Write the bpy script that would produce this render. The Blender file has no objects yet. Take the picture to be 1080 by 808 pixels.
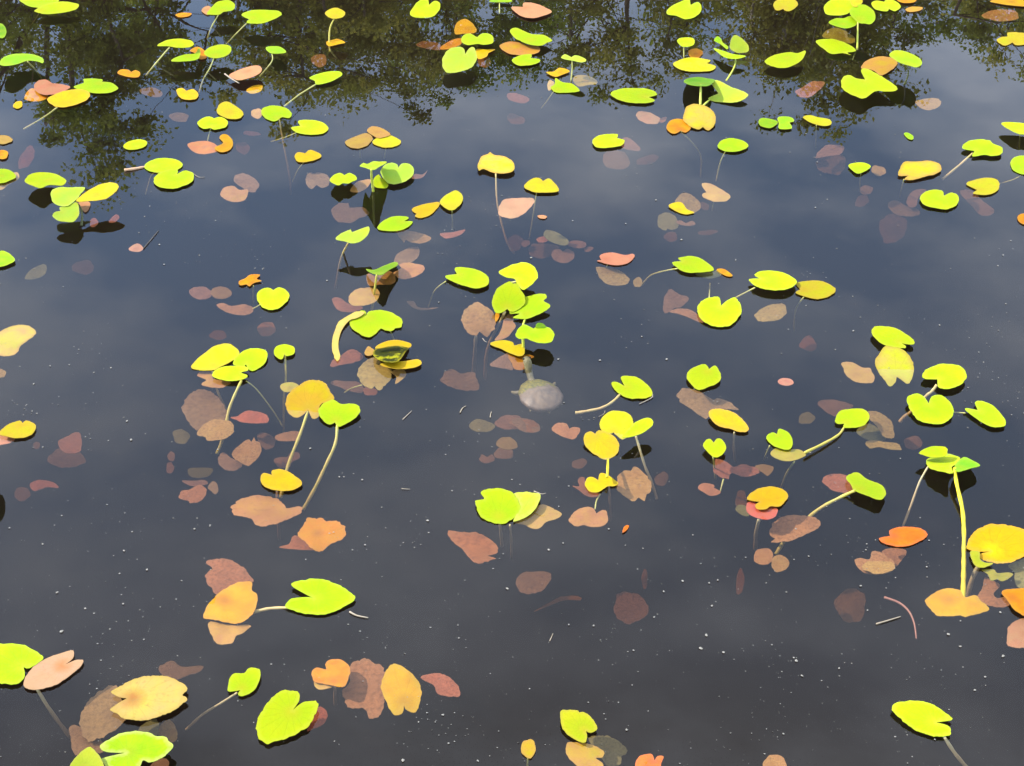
import bpy, bmesh, math, random
from mathutils import Vector, Matrix, noise
from mathutils.geometry import delaunay_2d_cdt
random.seed(7)
scene = bpy.context.scene
COL = scene.collection

# ---------------------------------------------------------------- camera: standing on the bank, looking down on the pond
CAM_H = 2.0
PITCH = math.radians(35.5)
FPX, PW, PH = 1683.0, 1080.0, 808.0
cd = bpy.data.cameras.new('camera')
cam = bpy.data.objects.new('camera', cd)
COL.objects.link(cam)
cam.location = (0, 0, CAM_H)
cam.rotation_euler = (math.pi/2 - PITCH, 0, 0)
cd.sensor_fit = 'HORIZONTAL'
cd.sensor_width = 36.0
cd.lens = 36.0*FPX/PW
cd.clip_start = .05
cd.clip_end = 2000
scene.camera = cam
FWD = Vector((0, math.cos(PITCH), -math.sin(PITCH)))
UP = Vector((0, math.sin(PITCH), math.cos(PITCH)))
EYE = Vector((0, 0, CAM_H))
def ray(px, py):
    return (FWD + Vector((1, 0, 0))*((px - PW/2)/FPX) + UP*((PH/2 - py)/FPX)).normalized()
def ground(px, py, z=0.0):                    # measured photo point -> point of the horizontal plane at height z
    d = ray(px, py)
    return EYE + d*((z - CAM_H)/d.z)

# ---------------------------------------------------------------- helpers
def link(name, me, parent=None, mat=None):
    o = bpy.data.objects.new(name, me)
    COL.objects.link(o)
    if mat is not None and me is not None: me.materials.append(mat)
    if parent is not None: o.parent = parent
    return o
def tag(o, label=None, cat=None, group=None, kind=None):
    if label: o['label'] = label
    if cat: o['category'] = cat
    if group: o['group'] = group
    if kind: o['kind'] = kind
def smooth(me):
    for p in me.polygons: p.use_smooth = True
def tube(points, radii, seg=8, cap=True):
    """a bent, tapering round stalk as vertices and faces"""
    vs, fs = [], []
    n = len(points)
    prev = None
    for i, p in enumerate(points):
        t = (points[min(i+1, n-1)] - points[max(i-1, 0)])
        t = t.normalized() if t.length > 1e-9 else Vector((0, 0, 1))
        if prev is None:
            ref = Vector((1, 0, 0)) if abs(t.x) < .8 else Vector((0, 1, 0))
            u = t.cross(ref).normalized()
        else:
            u = (prev - t*prev.dot(t)).normalized()
        prev = u
        w = t.cross(u)
        for k in range(seg):
            a = 2*math.pi*k/seg
            vs.append(p + (u*math.cos(a) + w*math.sin(a))*radii[i])
    for i in range(n-1):
        for k in range(seg):
            a, b = i*seg + k, i*seg + (k+1) % seg
            fs.append((a, b, b+seg, a+seg))
    if cap:
        fs.append(tuple(range(seg))[::-1]); fs.append(tuple((n-1)*seg + k for k in range(seg)))
    return vs, fs
def catmull(pts, steps):
    out = []
    n = len(pts)
    for i in range(n-1):
        p0, p1, p2, p3 = pts[max(i-1, 0)], pts[i], pts[i+1], pts[min(i+2, n-1)]
        for s in range(steps):
            t = s/steps
            out.append(.5*((2*p1) + (p2-p0)*t + (2*p0 - 5*p1 + 4*p2 - p3)*t*t + (3*p1 - p0 - 3*p2 + p3)*t**3))
    out.append(pts[-1].copy())
    return out
def mesh_of(name, vs, fs):
    me = bpy.data.meshes.new(name)
    me.from_pydata([tuple(v) for v in vs], [], fs)
    me.update()
    return me

# ---------------------------------------------------------------- materials
def new_mat(name):
    m = bpy.data.materials.new(name)
    m.use_nodes = True
    nt = m.node_tree
    for n in list(nt.nodes): nt.nodes.remove(n)
    out = nt.nodes.new('ShaderNodeOutputMaterial')
    return m, nt, out
class NB:
    """small node building helper"""
    def __init__(s, nt): s.nt = nt
    def n(s, typ, **kw):
        nd = s.nt.nodes.new(typ)
        for k, v in kw.items():
            if k.startswith('i_'):
                key = k[2:]
                nd.inputs[int(key) if key.isdigit() else key.replace('_', ' ')].default_value = v
            else: setattr(nd, k, v)
        return nd
    def l(s, a, b): s.nt.links.new(a, b)
    def math(s, op, a, b=None, c=None, clamp=False):
        nd = s.nt.nodes.new('ShaderNodeMath'); nd.operation = op; nd.use_clamp = clamp
        for i, v in enumerate((a, b, c)):
            if v is None: continue
            if isinstance(v, (int, float)): nd.inputs[i].default_value = v
            else: s.l(v, nd.inputs[i])
        return nd.outputs[0]
    def mix(s, fac, a, b, blend='MIX'):
        nd = s.nt.nodes.new('ShaderNodeMix'); nd.data_type = 'RGBA'; nd.blend_type = blend
        for i, v in ((0, fac), (6, a), (7, b)):
            if isinstance(v, (int, float)): nd.inputs[i].default_value = v
            elif isinstance(v, tuple): nd.inputs[i].default_value = v if len(v) == 4 else (*v, 1)
            else: s.l(v, nd.inputs[i])
        return nd.outputs[2]
    def ramp(s, v, lo, hi):
        nd = s.nt.nodes.new('ShaderNodeMapRange'); nd.clamp = True
        s.l(v, nd.inputs[0]); nd.inputs[1].default_value = lo; nd.inputs[2].default_value = hi
        return nd.outputs[0]

#            main colour        second colour        centre colour       rim colour        blotch amount
PAL = {
 'lime':      ((.53,.70,.006), (.62,.70,.006), (.60,.60,.02), (.62,.70,.06), .14),
 'limepale':  ((.52,.68,.06),  (.58,.66,.04),  (.55,.62,.06), (.62,.66,.14), .12),
 'limegreen': ((.30,.58,.015), (.40,.62,.015), (.42,.55,.02), (.50,.62,.06), .15),
 'limeolive': ((.46,.50,.03),  (.52,.55,.03),  (.48,.46,.04), (.52,.50,.10), .25),
 'limeyellow':((.60,.62,.01),  (.66,.60,.02),  (.62,.50,.03), (.62,.45,.08), .25),
 'green2':    ((.33,.56,.006), (.50,.66,.006), (.40,.50,.02), (.66,.70,.25), .15),
 'green':     ((.17,.36,.012), (.30,.48,.015), (.30,.40,.02), (.34,.46,.04), .30),
 'yellow':    ((.74,.57,.012), (.74,.50,.03),  (.70,.48,.03), (.70,.50,.10), 0.09),
 'yellowlime':((.62,.60,.02),  (.68,.56,.05),  (.66,.50,.05), (.68,.50,.10), 0.14),
 'yellowtan': ((.70,.66,.04),  (.74,.54,.16),  (.64,.58,.06), (.58,.36,.12), .22),
 'yellowolive':((.46,.42,.05), (.52,.40,.07),  (.42,.34,.06), (.44,.36,.10), .50),
 'goldpale':  ((.74,.52,.05),  (.72,.60,.02),  (.66,.50,.06), (.74,.50,.14), 0.11),
 'gold':      ((.86,.50,.015), (.84,.38,.03),  (.62,.30,.05), (.70,.42,.10), 0.16),
 'goldtan':   ((.70,.46,.06),  (.70,.38,.12),  (.66,.50,.03), (.66,.38,.16), 0.18),
 'goldglow':  ((.95,.56,.01), (.94,.48,.03), (.96,.80,.006),(.90,.50,.12), .12),
 'pinktan':   ((.80,.52,.34), (.76,.50,.30), (.80,.34,.12), (.72,.50,.30), .15),
 'goldpad':   ((.80,.64,.16),  (.78,.56,.24),  (.55,.22,.08), (.60,.44,.16), .40),
 'goldolive': ((.42,.32,.03),  (.34,.24,.03),  (.34,.22,.03), (.34,.26,.06), .50),
 'tan':       ((.66,.42,.12),  (.62,.35,.15),  (.55,.32,.12), (.58,.36,.16), .45),
 'tandeep':   ((.56,.36,.15),  (.46,.28,.13),  (.44,.26,.11), (.46,.30,.14), .55),
 'orange':    ((.86,.29,.035),  (.84,.36,.035),  (.62,.24,.07), (.70,.30,.12), 0.16),
 'coral':     ((.80,.27,.14),  (.76,.32,.13),  (.66,.26,.12), (.70,.30,.18), 0.14),
 'coraldeep': ((.72,.25,.15),  (.60,.21,.14),  (.54,.20,.12), (.56,.24,.16), .45),
 'salmon':    ((.74,.36,.21),  (.70,.40,.22),  (.62,.30,.16), (.66,.36,.22), 0.16),
 'salmondeep':((.70,.31,.20),  (.55,.25,.17),  (.50,.23,.16), (.54,.28,.20), .50),
 'salmontan': ((.68,.37,.18),  (.60,.30,.16),  (.54,.27,.12), (.58,.32,.18), .45),
 'mauve':     ((.54,.32,.23),  (.42,.25,.19),  (.40,.24,.18), (.44,.28,.22), .55),
 'mauvebrown':((.52,.31,.19),  (.44,.26,.17),  (.40,.23,.15), (.46,.28,.19), .45),
 'rust':      ((.48,.20,.07),  (.36,.16,.07),  (.32,.15,.06), (.36,.18,.09), .50),
 'amber':     ((.46,.24,.02),  (.36,.17,.02),  (.30,.14,.02), (.36,.20,.04), .50),
 'brown':     ((.26,.15,.04),  (.20,.11,.04),  (.18,.10,.03), (.20,.12,.05), .50),
 'olive':     ((.42,.36,.18),  (.34,.29,.15),  (.30,.25,.12), (.34,.29,.16), .55),
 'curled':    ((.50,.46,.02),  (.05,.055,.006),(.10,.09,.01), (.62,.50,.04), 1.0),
}
LEAFMATS = {}
def leaf_mat(kind):
    if kind in LEAFMATS: return LEAFMATS[kind]
    A, B, CEN, RIM, BL = PAL[kind]
    lime = kind.startswith('lime') or kind.startswith('green')
    z_deep = kind in ('mauve', 'salmondeep', 'tandeep', 'olive', 'mauvebrown', 'salmontan', 'coraldeep', 'rust')
    def tone(c):
        if z_deep: c = (c[0], c[1]*1.08, c[2]*.88)
        k = .70 if lime else .70 if kind.startswith('yellow') else .60 if z_deep else .66
        e = .10 if lime else .30
        return tuple(k*v*(max(v, .004)/max(c))**e for v in c)
    A, B, CEN, RIM = tone(A), tone(B), tone(CEN), tone(RIM)
    m, nt, out = new_mat('leaf_' + kind)
    b = NB(nt)
    uv = b.n('ShaderNodeUVMap').outputs[0]
    oi = b.n('ShaderNodeObjectInfo')
    rnd = oi.outputs['Random']
    sep = b.n('ShaderNodeSeparateXYZ'); b.l(uv, sep.inputs[0])
    ang = b.math('ARCTAN2', sep.outputs[1], sep.outputs[0])
    rad = b.math('SQRT', b.math('ADD', b.math('MULTIPLY', sep.outputs[0], sep.outputs[0]), b.math('MULTIPLY', sep.outputs[1], sep.outputs[1])))
    # noise that differs from leaf to leaf
    off = b.n('ShaderNodeCombineXYZ'); b.l(b.math('MULTIPLY', rnd, 37.0), off.inputs[0]); b.l(b.math('MULTIPLY', rnd, 91.0), off.inputs[1])
    pos = b.n('ShaderNodeVectorMath', operation='ADD'); b.l(uv, pos.inputs[0]); b.l(off.outputs[0], pos.inputs[1])
    n1 = b.n('ShaderNodeTexNoise', i_Scale=1.6, i_Detail=4.0, i_Roughness=.6); b.l(pos.outputs[0], n1.inputs['Vector'])
    n2 = b.n('ShaderNodeTexNoise', i_Scale=9.0, i_Detail=5.0, i_Roughness=.65); b.l(pos.outputs[0], n2.inputs['Vector'])
    n3 = b.n('ShaderNodeTexNoise', i_Scale=26.0, i_Detail=2.0); b.l(pos.outputs[0], n3.inputs['Vector'])
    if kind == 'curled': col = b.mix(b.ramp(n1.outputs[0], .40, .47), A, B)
    else: col = b.mix(b.ramp(n1.outputs[0], .38, .66), A, B)
    # one side of each leaf a little further gone than the other
    side = b.math('SINE', b.math('ADD', ang, b.math('MULTIPLY', rnd, 40.0)))
    sidew = b.math('MULTIPLY', b.ramp(side, .1, 1.0), b.ramp(rad, .2, 1.0))
    col = b.mix(b.math('MULTIPLY', sidew, min(1, BL*1.3)), col, B)
    if z_deep: col = b.mix(b.math('MULTIPLY', b.ramp(n2.outputs[0], .40, .62), .55), col, tuple(v*.55 for v in B))
    if lime: col = b.mix(b.math('MULTIPLY', b.ramp(b.math('ADD', rad, b.math('MULTIPLY', n2.outputs[0], .6)), 1.05, .35), .5), col, (A[0]*.66, A[1]*.90, A[2]*1.2))
    # veins radiating from the stalk
    va = b.math('ABSOLUTE', b.math('SINE', b.math('ADD', b.math('MULTIPLY', ang, 8.0), b.math('MULTIPLY', n1.outputs[0], 2.2))))
    vein = b.math('SUBTRACT', 1.0, b.ramp(va, .0, .16))
    vein = b.math('MULTIPLY', vein, b.ramp(rad, 1.1, .15))
    dark = tuple(c*.62 for c in A)
    col = b.mix(b.math('MULTIPLY', vein, .5), col, dark)
    # stalk spot, rim, blotches and specks
    col = b.mix(b.math('MULTIPLY', b.ramp(b.math('ADD', rad, b.math('MULTIPLY', n2.outputs[0], .25)), .42, .16), .75), col, CEN)
    ed = b.n('ShaderNodeAttribute', attribute_name='edge')
    edge = b.math('SUBTRACT', 1.0, b.ramp(b.math('ADD', ed.outputs['Fac'], b.math('MULTIPLY', b.math('SUBTRACT', n2.outputs[0], .5), .5)), .0, .30))
    col = b.mix(b.math('MULTIPLY', edge, .55), col, RIM)
    dk = tuple(c*.55 for c in B)
    col = b.mix(b.math('MULTIPLY', b.ramp(n2.outputs[0], .54, .70), .10 + BL), col, dk)
    spk = b.ramp(n3.outputs[0], .73, .77)
    col = b.mix(b.math('MULTIPLY', spk, .25 + .5*BL), col, (.10, .06, .02))
    hs = b.n('ShaderNodeHueSaturation')
    b.l(b.math('ADD', .486, b.math('MULTIPLY', rnd, .032)), hs.inputs['Hue'])
    b.l(b.math('ADD', .80, b.math('MULTIPLY', b.math('FRACT', b.math('MULTIPLY', rnd, 7.3)), .32)), hs.inputs['Value'])
    b.l(col, hs.inputs['Color'])
    bump = b.n('ShaderNodeBump', i_Strength=.25, i_Distance=.004)
    hgt = b.math('ADD', b.math('MULTIPLY', vein, -.6), b.math('MULTIPLY', n2.outputs[0], .8))
    b.l(hgt, bump.inputs['Height'])
    pr = b.n('ShaderNodeBsdfPrincipled', i_Roughness=.5)
    pr.inputs['Specular IOR Level'].default_value = .12
    b.l(hs.outputs[0], pr.inputs['Base Color']); b.l(bump.outputs[0], pr.inputs['Normal'])
    tr = b.n('ShaderNodeBsdfTranslucent'); b.l(hs.outputs[0], tr.inputs[0])
    mx = b.n('ShaderNodeMixShader', i_0=.12)
    b.l(pr.outputs[0], mx.inputs[1]); b.l(tr.outputs[0], mx.inputs[2]); b.l(mx.outputs[0], out.inputs[0])
    LEAFMATS[kind] = m
    return m
def plain_mat(name, a, c2, rough=.5, scale=40, bump=.2, stretch=(1, 1, 1)):
    m, nt, out = new_mat(name)
    b = NB(nt)
    tc = b.n('ShaderNodeTexCoord')
    mp = b.n('ShaderNodeMapping'); mp.inputs['Scale'].default_value = stretch
    b.l(tc.outputs['Object'], mp.inputs[0])
    nz = b.n('ShaderNodeTexNoise', i_Scale=scale, i_Detail=6.0, i_Roughness=.65); b.l(mp.outputs[0], nz.inputs['Vector'])
    col = b.mix(b.ramp(nz.outputs[0], .35, .65), a, c2)
    bp = b.n('ShaderNodeBump', i_Strength=bump, i_Distance=.01); b.l(nz.outputs[0], bp.inputs['Height'])
    pr = b.n('ShaderNodeBsdfPrincipled', i_Roughness=rough)
    b.l(col, pr.inputs['Base Color']); b.l(bp.outputs[0], pr.inputs['Normal']); b.l(pr.outputs[0], out.inputs[0])
    return m
STEM = {
 None:        plain_mat('stem_green', (.42,.42,.10), (.50,.44,.14)),
 'limestem':  plain_mat('stem_lime', (.55,.62,.05), (.60,.62,.10)),
 'yellowstem':plain_mat('stem_yellow', (.74,.62,.01), (.74,.54,.02)),
 'goldstem':  plain_mat('stem_gold', (.46,.42,.05), (.54,.40,.08)),
 'tanstem':   plain_mat('stem_tan', (.48,.38,.13), (.52,.34,.12)),
 'palestem':  plain_mat('stem_pale', (.42,.36,.18), (.46,.34,.15)),
 'pinkstem':  plain_mat('stem_pink', (.72,.45,.26), (.66,.38,.2)),
 'brownstem': plain_mat('stem_brown', (.34,.22,.12), (.42,.28,.14)),
 'darkstem':  plain_mat('stem_dark', (.06,.07,.02), (.12,.13,.03)),
}
# ---------------------------------------------------------------- the leaves
# T(origin x, origin y, scale): photo patch in which the outlines below were measured
# L(colour, height above water in cm, outline, label, ab=(slope x, slope y), stem=...)
LEAVES = []
_t = [0.0, 0.0, 1.0]
def T(ox, oy, s): _t[:] = [ox, oy, s]
def _pts(s):
    out = []
    for tok in s.split():
        c = tok.endswith('!')
        x, y = tok.rstrip('!').split(',')
        out.append((_t[0] + float(x)*_t[2], _t[1] + float(y)*_t[2], c))
    return out
def L(col, z, pts, label, ab=(0, 0), stem=None, sz=-22, r=3.2, sc=None, name=None, cup=None):
    if pts.startswith('e:'):
        v = [float(q) for q in pts[2:].split(',')]
        cx, cy, rx, ry, rot = v[:5]
        notch = v[5] if len(v) > 5 else None
        q = []
        n = 14
        for k in range(n):
            a = 2*math.pi*k/n
            wob = 1 + 0.06*math.sin(3*a + cx) + 0.05*math.sin(5*a + cy)
            ex, ey = rx*math.cos(a)*wob, ry*math.sin(a)*wob
            c = False
            if notch is not None:
                dd = (math.degrees(a) - notch + 180) % 360 - 180
                if abs(dd) <= 180/n + .01:
                    ex, ey, c = ex*.25, ey*.25, True
            ca, sa = math.cos(math.radians(rot)), math.sin(math.radians(rot))
            q.append((_t[0] + (cx + ex*ca - ey*sa)*_t[2], _t[1] + (cy + ex*sa + ey*ca)*_t[2], c))
        p = q
    else:
        p = _pts(pts)
    LEAVES.append(dict(col=col, z=z/100, pts=p, label=label, ab=ab, stem=_pts(stem) if stem else None,
                       sz=sz/100, r=r/1000, sc=sc, name=name, cup=cup))

# ---- top left
T(0, 0, .26)
L('lime', 1.2, '80,0 95,12 130,28 190,30 235,8 230,-12 150,-18 100,-14', 'rear lime pad of the overlapping pair cut by the top left edge', stem='165,30 150,70 115,115', r=2.5)
L('lime', 2.2, '138,45! 165,25 210,10 270,7 318,18 305,38 250,52 180,57', 'front lime pad overlapping another at the top left edge', ab=(0, .05))
L('green', 1, '0,95 18,105 26,128 18,150 0,154 -18,125', 'small dark green shape cut off by the left edge near the top')  # flat dark green shape at the left edge
L('limegreen', 3.5, '0,262 5,240 40,222 90,217 140,222 178,240 172,255 150,248 110,246 75,258 30,266', 'bright green pad with curled near rim, held up at far left in the tree reflection', ab=(0, -.12), stem='112,250 145,285 168,318', sz=-6)
L('salmon', .5, '138,352 150,328 185,323 212,338! 240,340 285,352 262,368 225,382 180,384 150,372', 'salmon pink heart shaped pad behind a tan one in the upper left')
L('gold', -.6, '98,400 108,375 130,358 165,372 195,390 170,408 130,411', 'orange brown pad half hidden left of the salmon heart pad', name='sunken_pad')
L('yellow', .9, '190,405 215,385 265,368 320,362 362,375 358,398 320,420 265,434 220,430', 'tan yellow pad with a long pale stem running down left, below the salmon heart pad', ab=(0, .04), stem='235,434 175,478 95,525', sz=-4)
L('lime', 1.4, '300,352 340,335 338,322 375,318 415,322 412,332! 450,335 480,358 450,374 390,378 330,368', 'lime pad touching the tan yellow pad on its upper right')
L('yellow', .3, 'e:73,425,20,14,-20', 'tiny yellow pad left of the tan yellow pad with the long stem')
L('gold', .3, '475,295 490,282 520,283 532,292! 550,284 570,295 562,312 530,313 495,305', 'small golden pad alone in the dark tree reflection at upper left')
L('lime', 5, '638,185 670,165 720,157 770,163 786,178 770,190 725,193 680,187', 'lime pad held up on a leaning stem, in the tree reflection left of centre top', ab=(0, .1), stem='688,192 640,248 592,308', sz=-3)
L('lime', 3, '697,248 715,232 755,220 790,217 805,195 812,200 808,235 770,247', 'curled lime pad with one corner up, in front of an orange pad at upper left', ab=(0, -.06))
L('gold', .4, '770,205 800,190 830,205 838,232 810,240 790,215', 'orange pad showing between two raised lime pads at upper left')
L('lime', 3.8, '828,212 850,192 890,181 930,185 938,205 920,225 880,235 845,230', 'small round lime pad with a bent brown stem, right of the orange scrap', stem='868,235 852,275 825,322 808,375', sz=-5, r=2.6)
L('lime', 4, '840,57 850,40 875,12 905,2 935,2 955,20 945,40 905,48! 885,60', 'lime pad near the top edge with an orange pad tucked under its left side', ab=(0, .06), stem='885,62 858,110 840,160', sz=-4, r=2.6)
L('salmon', .8, '840,60 818,45 826,30 848,24 862,38 852,56', 'pinkish scrap of pad under the left side of a lime pad by the top edge')
L('gold', .3, 'e:744,60,32,9,-4', 'narrow yellow pad close to the top edge, left of the orange tucked lime pad')
L('lime', 4, '978,60 1015,43 1075,40 1130,45 1143,58 1110,78 1060,95 1000,92 1012,78!', 'broad lime pad with notch on its left and a stem leaning left, near the top', ab=(0, .06), stem='1000,95 960,135 918,180', sz=-4, r=2.6)
L('salmon', 2, '930,305 965,285 1010,270 1050,266 1062,285 1040,305 990,322 955,322', 'salmon pad with a white stem scrap at its left end, upper left', ab=(.1, .05))
L('gold', -.5, 'e:1034,362,34,16,-15', 'orange sunken scrap just below the salmon pad with the white stem scrap', name='sunken_pad')
L('brown', -2, 'e:615,374,46,18,10', 'dark brown sunken pad between the golden pad and the yellow pad, in tree reflection', name='sunken_pad')
L('brown', -3, 'e:727,475,40,19,5', 'dark brown sunken pad left of the small lime pad with a frilled base', name='sunken_pad')
L('yellow', .4, '715,365 740,357 755,368! 785,362 805,380 795,400 755,404 725,390', 'yellow pad with a small top notch, in tree reflection below the curled lime pad')
L('yellowlime', 1.2, '878,450 890,422 920,412 950,425 985,455 975,478 930,482 890,465', 'yellow green pad at the edge of the tree reflection, behind a rounder lime pad')
L('lime', 1.6, '800,500 820,480 850,473 868,480! 895,474 922,490 915,515 870,525 855,518! 825,522', 'lime pad with small notches above and below, above an orange pad at left', stem='855,520 845,560 838,600', sz=-5, r=2.4)
L('gold', .3, '870,600 905,580 890,560 900,545 925,548 945,575 935,605 900,617', 'golden pad joined to the right end of an orange brown pad, upper left')
L('orange', -.4, '760,588 790,575 840,572 880,590 885,612 830,625 785,615', 'orange brown pad lying under the notched lime pad, upper left', name='sunken_pad')
L('lime', .4, '500,592 520,575 560,565 590,570 597,582 580,598 540,607 510,603', 'oval lime pad alone beside the lower tip of the tree reflection')
L('lime', 1, '585,672 610,652 660,640 715,648 742,668 725,685 690,695 640,700 600,690', 'rear lime pad of an overlapping pair, with a pink stalk pointing left', stem='590,676 555,683 505,690', sz=.4, r=4.5, sc='pinkstem')
L('lime', 1.7, '622,735 640,705 680,690 720,688 718,706! 750,692 785,705 780,735 740,755 700,765 650,758', 'front lime pad of an overlapping pair, with white rootlets on its right', stem='700,745 625,700 590,790', sz=-12, r=2)
L('lime', 2.6, '100,735 115,712 150,700 210,702 255,720 268,738 250,752 200,750 165,762 130,752', 'lime pad with dark reflection under it, at the far left below the tree reflection', ab=(0, -.06))
L('mauve', -3, '948,735 955,712 985,703 1020,715 1050,745 1040,775 1010,778 975,755', 'mauve pink sunken pad behind a tan oval one, right of the rootlet pad', name='sunken_pad')
L('tan', -.8, '895,795 905,765 945,753 970,770 1005,770 1000,800 985,815 940,818', 'tan oval pad touching a mauve pad, right of the rootlet pad', name='sunken_pad')
L('tan', .3, 'e:14,566,34,18,0', 'tan pad cut by the left edge, upper of two stacked there')
L('gold', .4, 'e:10,626,24,18,0', 'golden pad with dark rim cut by the left edge, lower of two stacked there')
L('salmondeep', -7, 'e:108,640,26,52,30', 'pale pink sunken leaf near the left edge above a lime pad', name='sunken_pad')
L('lime', 1.2, '0,685 40,690 65,715 45,730 10,742 -22,737 -24,695', 'lime pad cut by the left edge over a tan one, below the tree reflection')
L('tan', -.6, '40,705 70,700 78,722 40,745 5,770 -22,760 -10,735', 'tan pad under the lime pad cut by the left edge', name='sunken_pad')
L('mauve', -9, 'e:985,600,30,24,20', 'faint mauve sunken leaf right of the golden pad in the upper left', name='sunken_pad')
L('salmondeep', -3, 'e:1020,541,36,9,5', 'thin pink sunken shard right of the notched lime pad, upper left', name='sunken_pad')
T(30, 160, .13)
L('limepale', 4.6, '178,350 195,310 260,288 330,290 455,290 425,340 385,390 320,440 260,440 200,410', 'left upper leaf of the pale lime three leaf clump with black reflection, at far left', ab=(-.05, .15), stem='370,395 420,450 436,520 430,600', sz=0, r=3.5, sc='darkstem')  # near-black stem colour stands in for its reflection
L('yellowlime', 5, '385,395 440,345 510,300 590,262 680,250 730,270 710,320 640,375 560,395 490,400 420,405', 'long yellow green leaf pointing right in the three leaf clump at far left', ab=(.06, .12))
L('limepale', 3.4, '198,520 215,490 260,480! 252,452 310,440 385,408 410,450 405,520 360,568 270,565 220,545', 'lowest pale lime leaf of the three leaf clump at far left', ab=(0, .1))
L('salmon', .3, '405,415 450,395 500,415 492,460 462,490 430,462', 'small pink leaf below the long yellow green leaf of the far left clump')
L('salmondeep', -3, 'e:530,575,32,38,20', 'small pink sunken scrap right of the black reflection at far left', name='sunken_pad')
# ---- top, second patch
T(270, 0, .26)
L('lime', 1, '625,60 640,25 665,0 695,-5 702,20! 725,3 748,15 742,40 715,68 660,72', 'lime heart shaped pad with notch up, at the top edge left of centre', ab=(0, .15))
L('yellowlime', 7, '280,55 300,37 330,32 362,50 350,70 310,75', 'small yellow pad held high on a golden stem, near the top left of centre', ab=(0, .05), stem='318,75 300,115 297,170 300,210', sz=-2, r=3.4, sc='goldstem')
L('gold', .5, '285,170 310,162 335,158 362,172 340,178 295,187', 'narrow golden pad at the foot of a golden stem, near the top')
L('limegreen', 2.5, '40,192 90,188 120,205 115,215 60,215', 'small green pad seen edge on, above dark reflection left of the golden stem', ab=(0, -.1), stem='64,215 64,250 15,310', sz=-3, r=2.4)
L('rust', -2.5, 'e:256,245,32,26,10', 'rust coloured sunken pad under the narrow golden pad', name='sunken_pad')
L('lime', 1.5, '217,315 260,297 320,288 350,297 335,315 290,335 245,342 240,328!', 'raised lime pad with a pale curved stem reaching down left to another pad', ab=(0, .06), stem='243,342 175,385 115,432', sz=-1, r=3)
L('lime', 0.8, '20,455 35,435 80,428 125,440 145,460 135,478 105,475 93,484! 75,492 40,480', 'lime pad on a long straight tan stem, left of centre below the tree reflection', stem='94,486 115,600 134,700 142,790', sz=-20, r=3.8, sc='tanstem')
L('tan', -.8, 'e:4,460,24,20,0', 'tan pad behind the left side of the pad on the long straight stem', name='sunken_pad')
L('lime', .8, '142,518 180,510! 172,490 220,486 270,497 294,520 275,540 220,546 170,538', 'lime pad with notch at left, right of the pad on the long straight stem', stem='165,538 110,560 60,575', sz=-7, r=2)
L('yellow', .3, '157,635 170,618 200,622! 222,607 265,628 250,645 200,657 170,655', 'small yellow green pad with a top notch, below the left notched lime pad', stem='197,656 170,690 148,738', sz=-10, r=2)
L('mauve', -2, '202,720 215,700 240,705! 255,698 295,715 298,745 270,762 245,750! 225,768 205,750', 'mauve sunken pad with two notches, left of a frilly raised lime pad', name='sunken_pad')
L('tan', .3, '362,575 400,555 450,540 472,562 450,590 410,602 380,595', 'left tan pad of a touching pair below the tip of the tree reflection', stem='420,600 424,640', sz=-6, r=2)
L('tan', .5, '450,530 470,512 510,520 545,545 500,560 475,550', 'upper tan scrap behind the right pad of a touching pair')
L('yellowlime', .8, '472,580 490,560 540,548 588,572 570,592 520,598', 'right yellow pad of a touching pair below the tip of the tree reflection', stem='528,598 520,645', sz=-6, r=2)
L('yellowtan', 1.4, '900,670 915,635 940,625 950,617 965,628 1010,635 1045,660 1045,690 1010,703 960,700 925,685 905,692!', 'yellow green pad with browned rim on a long curving stem, top centre', ab=(0, .04), stem='973,704 977,808 990,880 1020,985 1050,1030', sz=-16, r=3.4, sc='tanstem')
L('orange', -1, '745,195 790,165 835,155 830,180 780,200', 'orange pad lying left behind two lime pads, top centre', name='sunken_pad')
L('rust', -3, '650,182 680,167 740,176 750,202 690,197', 'rust brown sunken pad at left of the orange pad, top centre', name='sunken_pad')
T(330, 160, .13)
L('tan', -.6, '300,315 350,250 400,232 470,225 450,280 380,325 330,328', 'tan sunken pad between two raised lime pads with black reflections, top centre left', name='sunken_pad')
L('lime', 2.0, '135,230 170,190 220,170 255,190! 300,172 345,195 355,225 320,240 290,258 240,255 215,270 180,262', 'two lobed lime cap over its black reflection, left of the upright stemmed pad', ab=(0, -.10))
L('lime', 5.5, '380,115 410,90 440,100 490,78 540,80 595,80 590,95 540,120 500,145 460,140 420,125', 'lime pad seen edge on atop an upright green stem, over a round black reflection', ab=(0, -.36), stem='475,145 476,210 484,270 490,320', sz=0, r=4, sc='limestem')
L('limepale', 1.8, '548,165 580,110 640,90 685,105 692,130! 720,98 770,95 815,130 815,180 780,220 720,250 640,262 590,235', 'pale lime heart pad right of the upright green stem', ab=(0, .06))
L('lime', .4, '490,225 535,185 555,215 610,250 600,290 560,295 500,280', 'small lime leaf tucked under the pale heart pad by the upright green stem')
L('mauve', -2.4, '800,215 830,180 890,185 930,150 900,200 880,212 840,220', 'thin mauve sunken shard right of the pale heart pad', name='sunken_pad')
T(480, 0, .13)
L('gold', -.8, '0,210 30,170 80,155 130,180 175,240 150,268 60,275 0,275', 'ribbed golden fan shaped pad behind a lime pair, top centre', name='sunken_pad')
L('lime', 2, '50,330 70,285 120,272 175,300 185,295! 225,270 290,280 312,320 300,350 230,362 180,355 100,365', 'lime pad of two round lobes in front of the golden fan pad', ab=(0, -.05))
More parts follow.
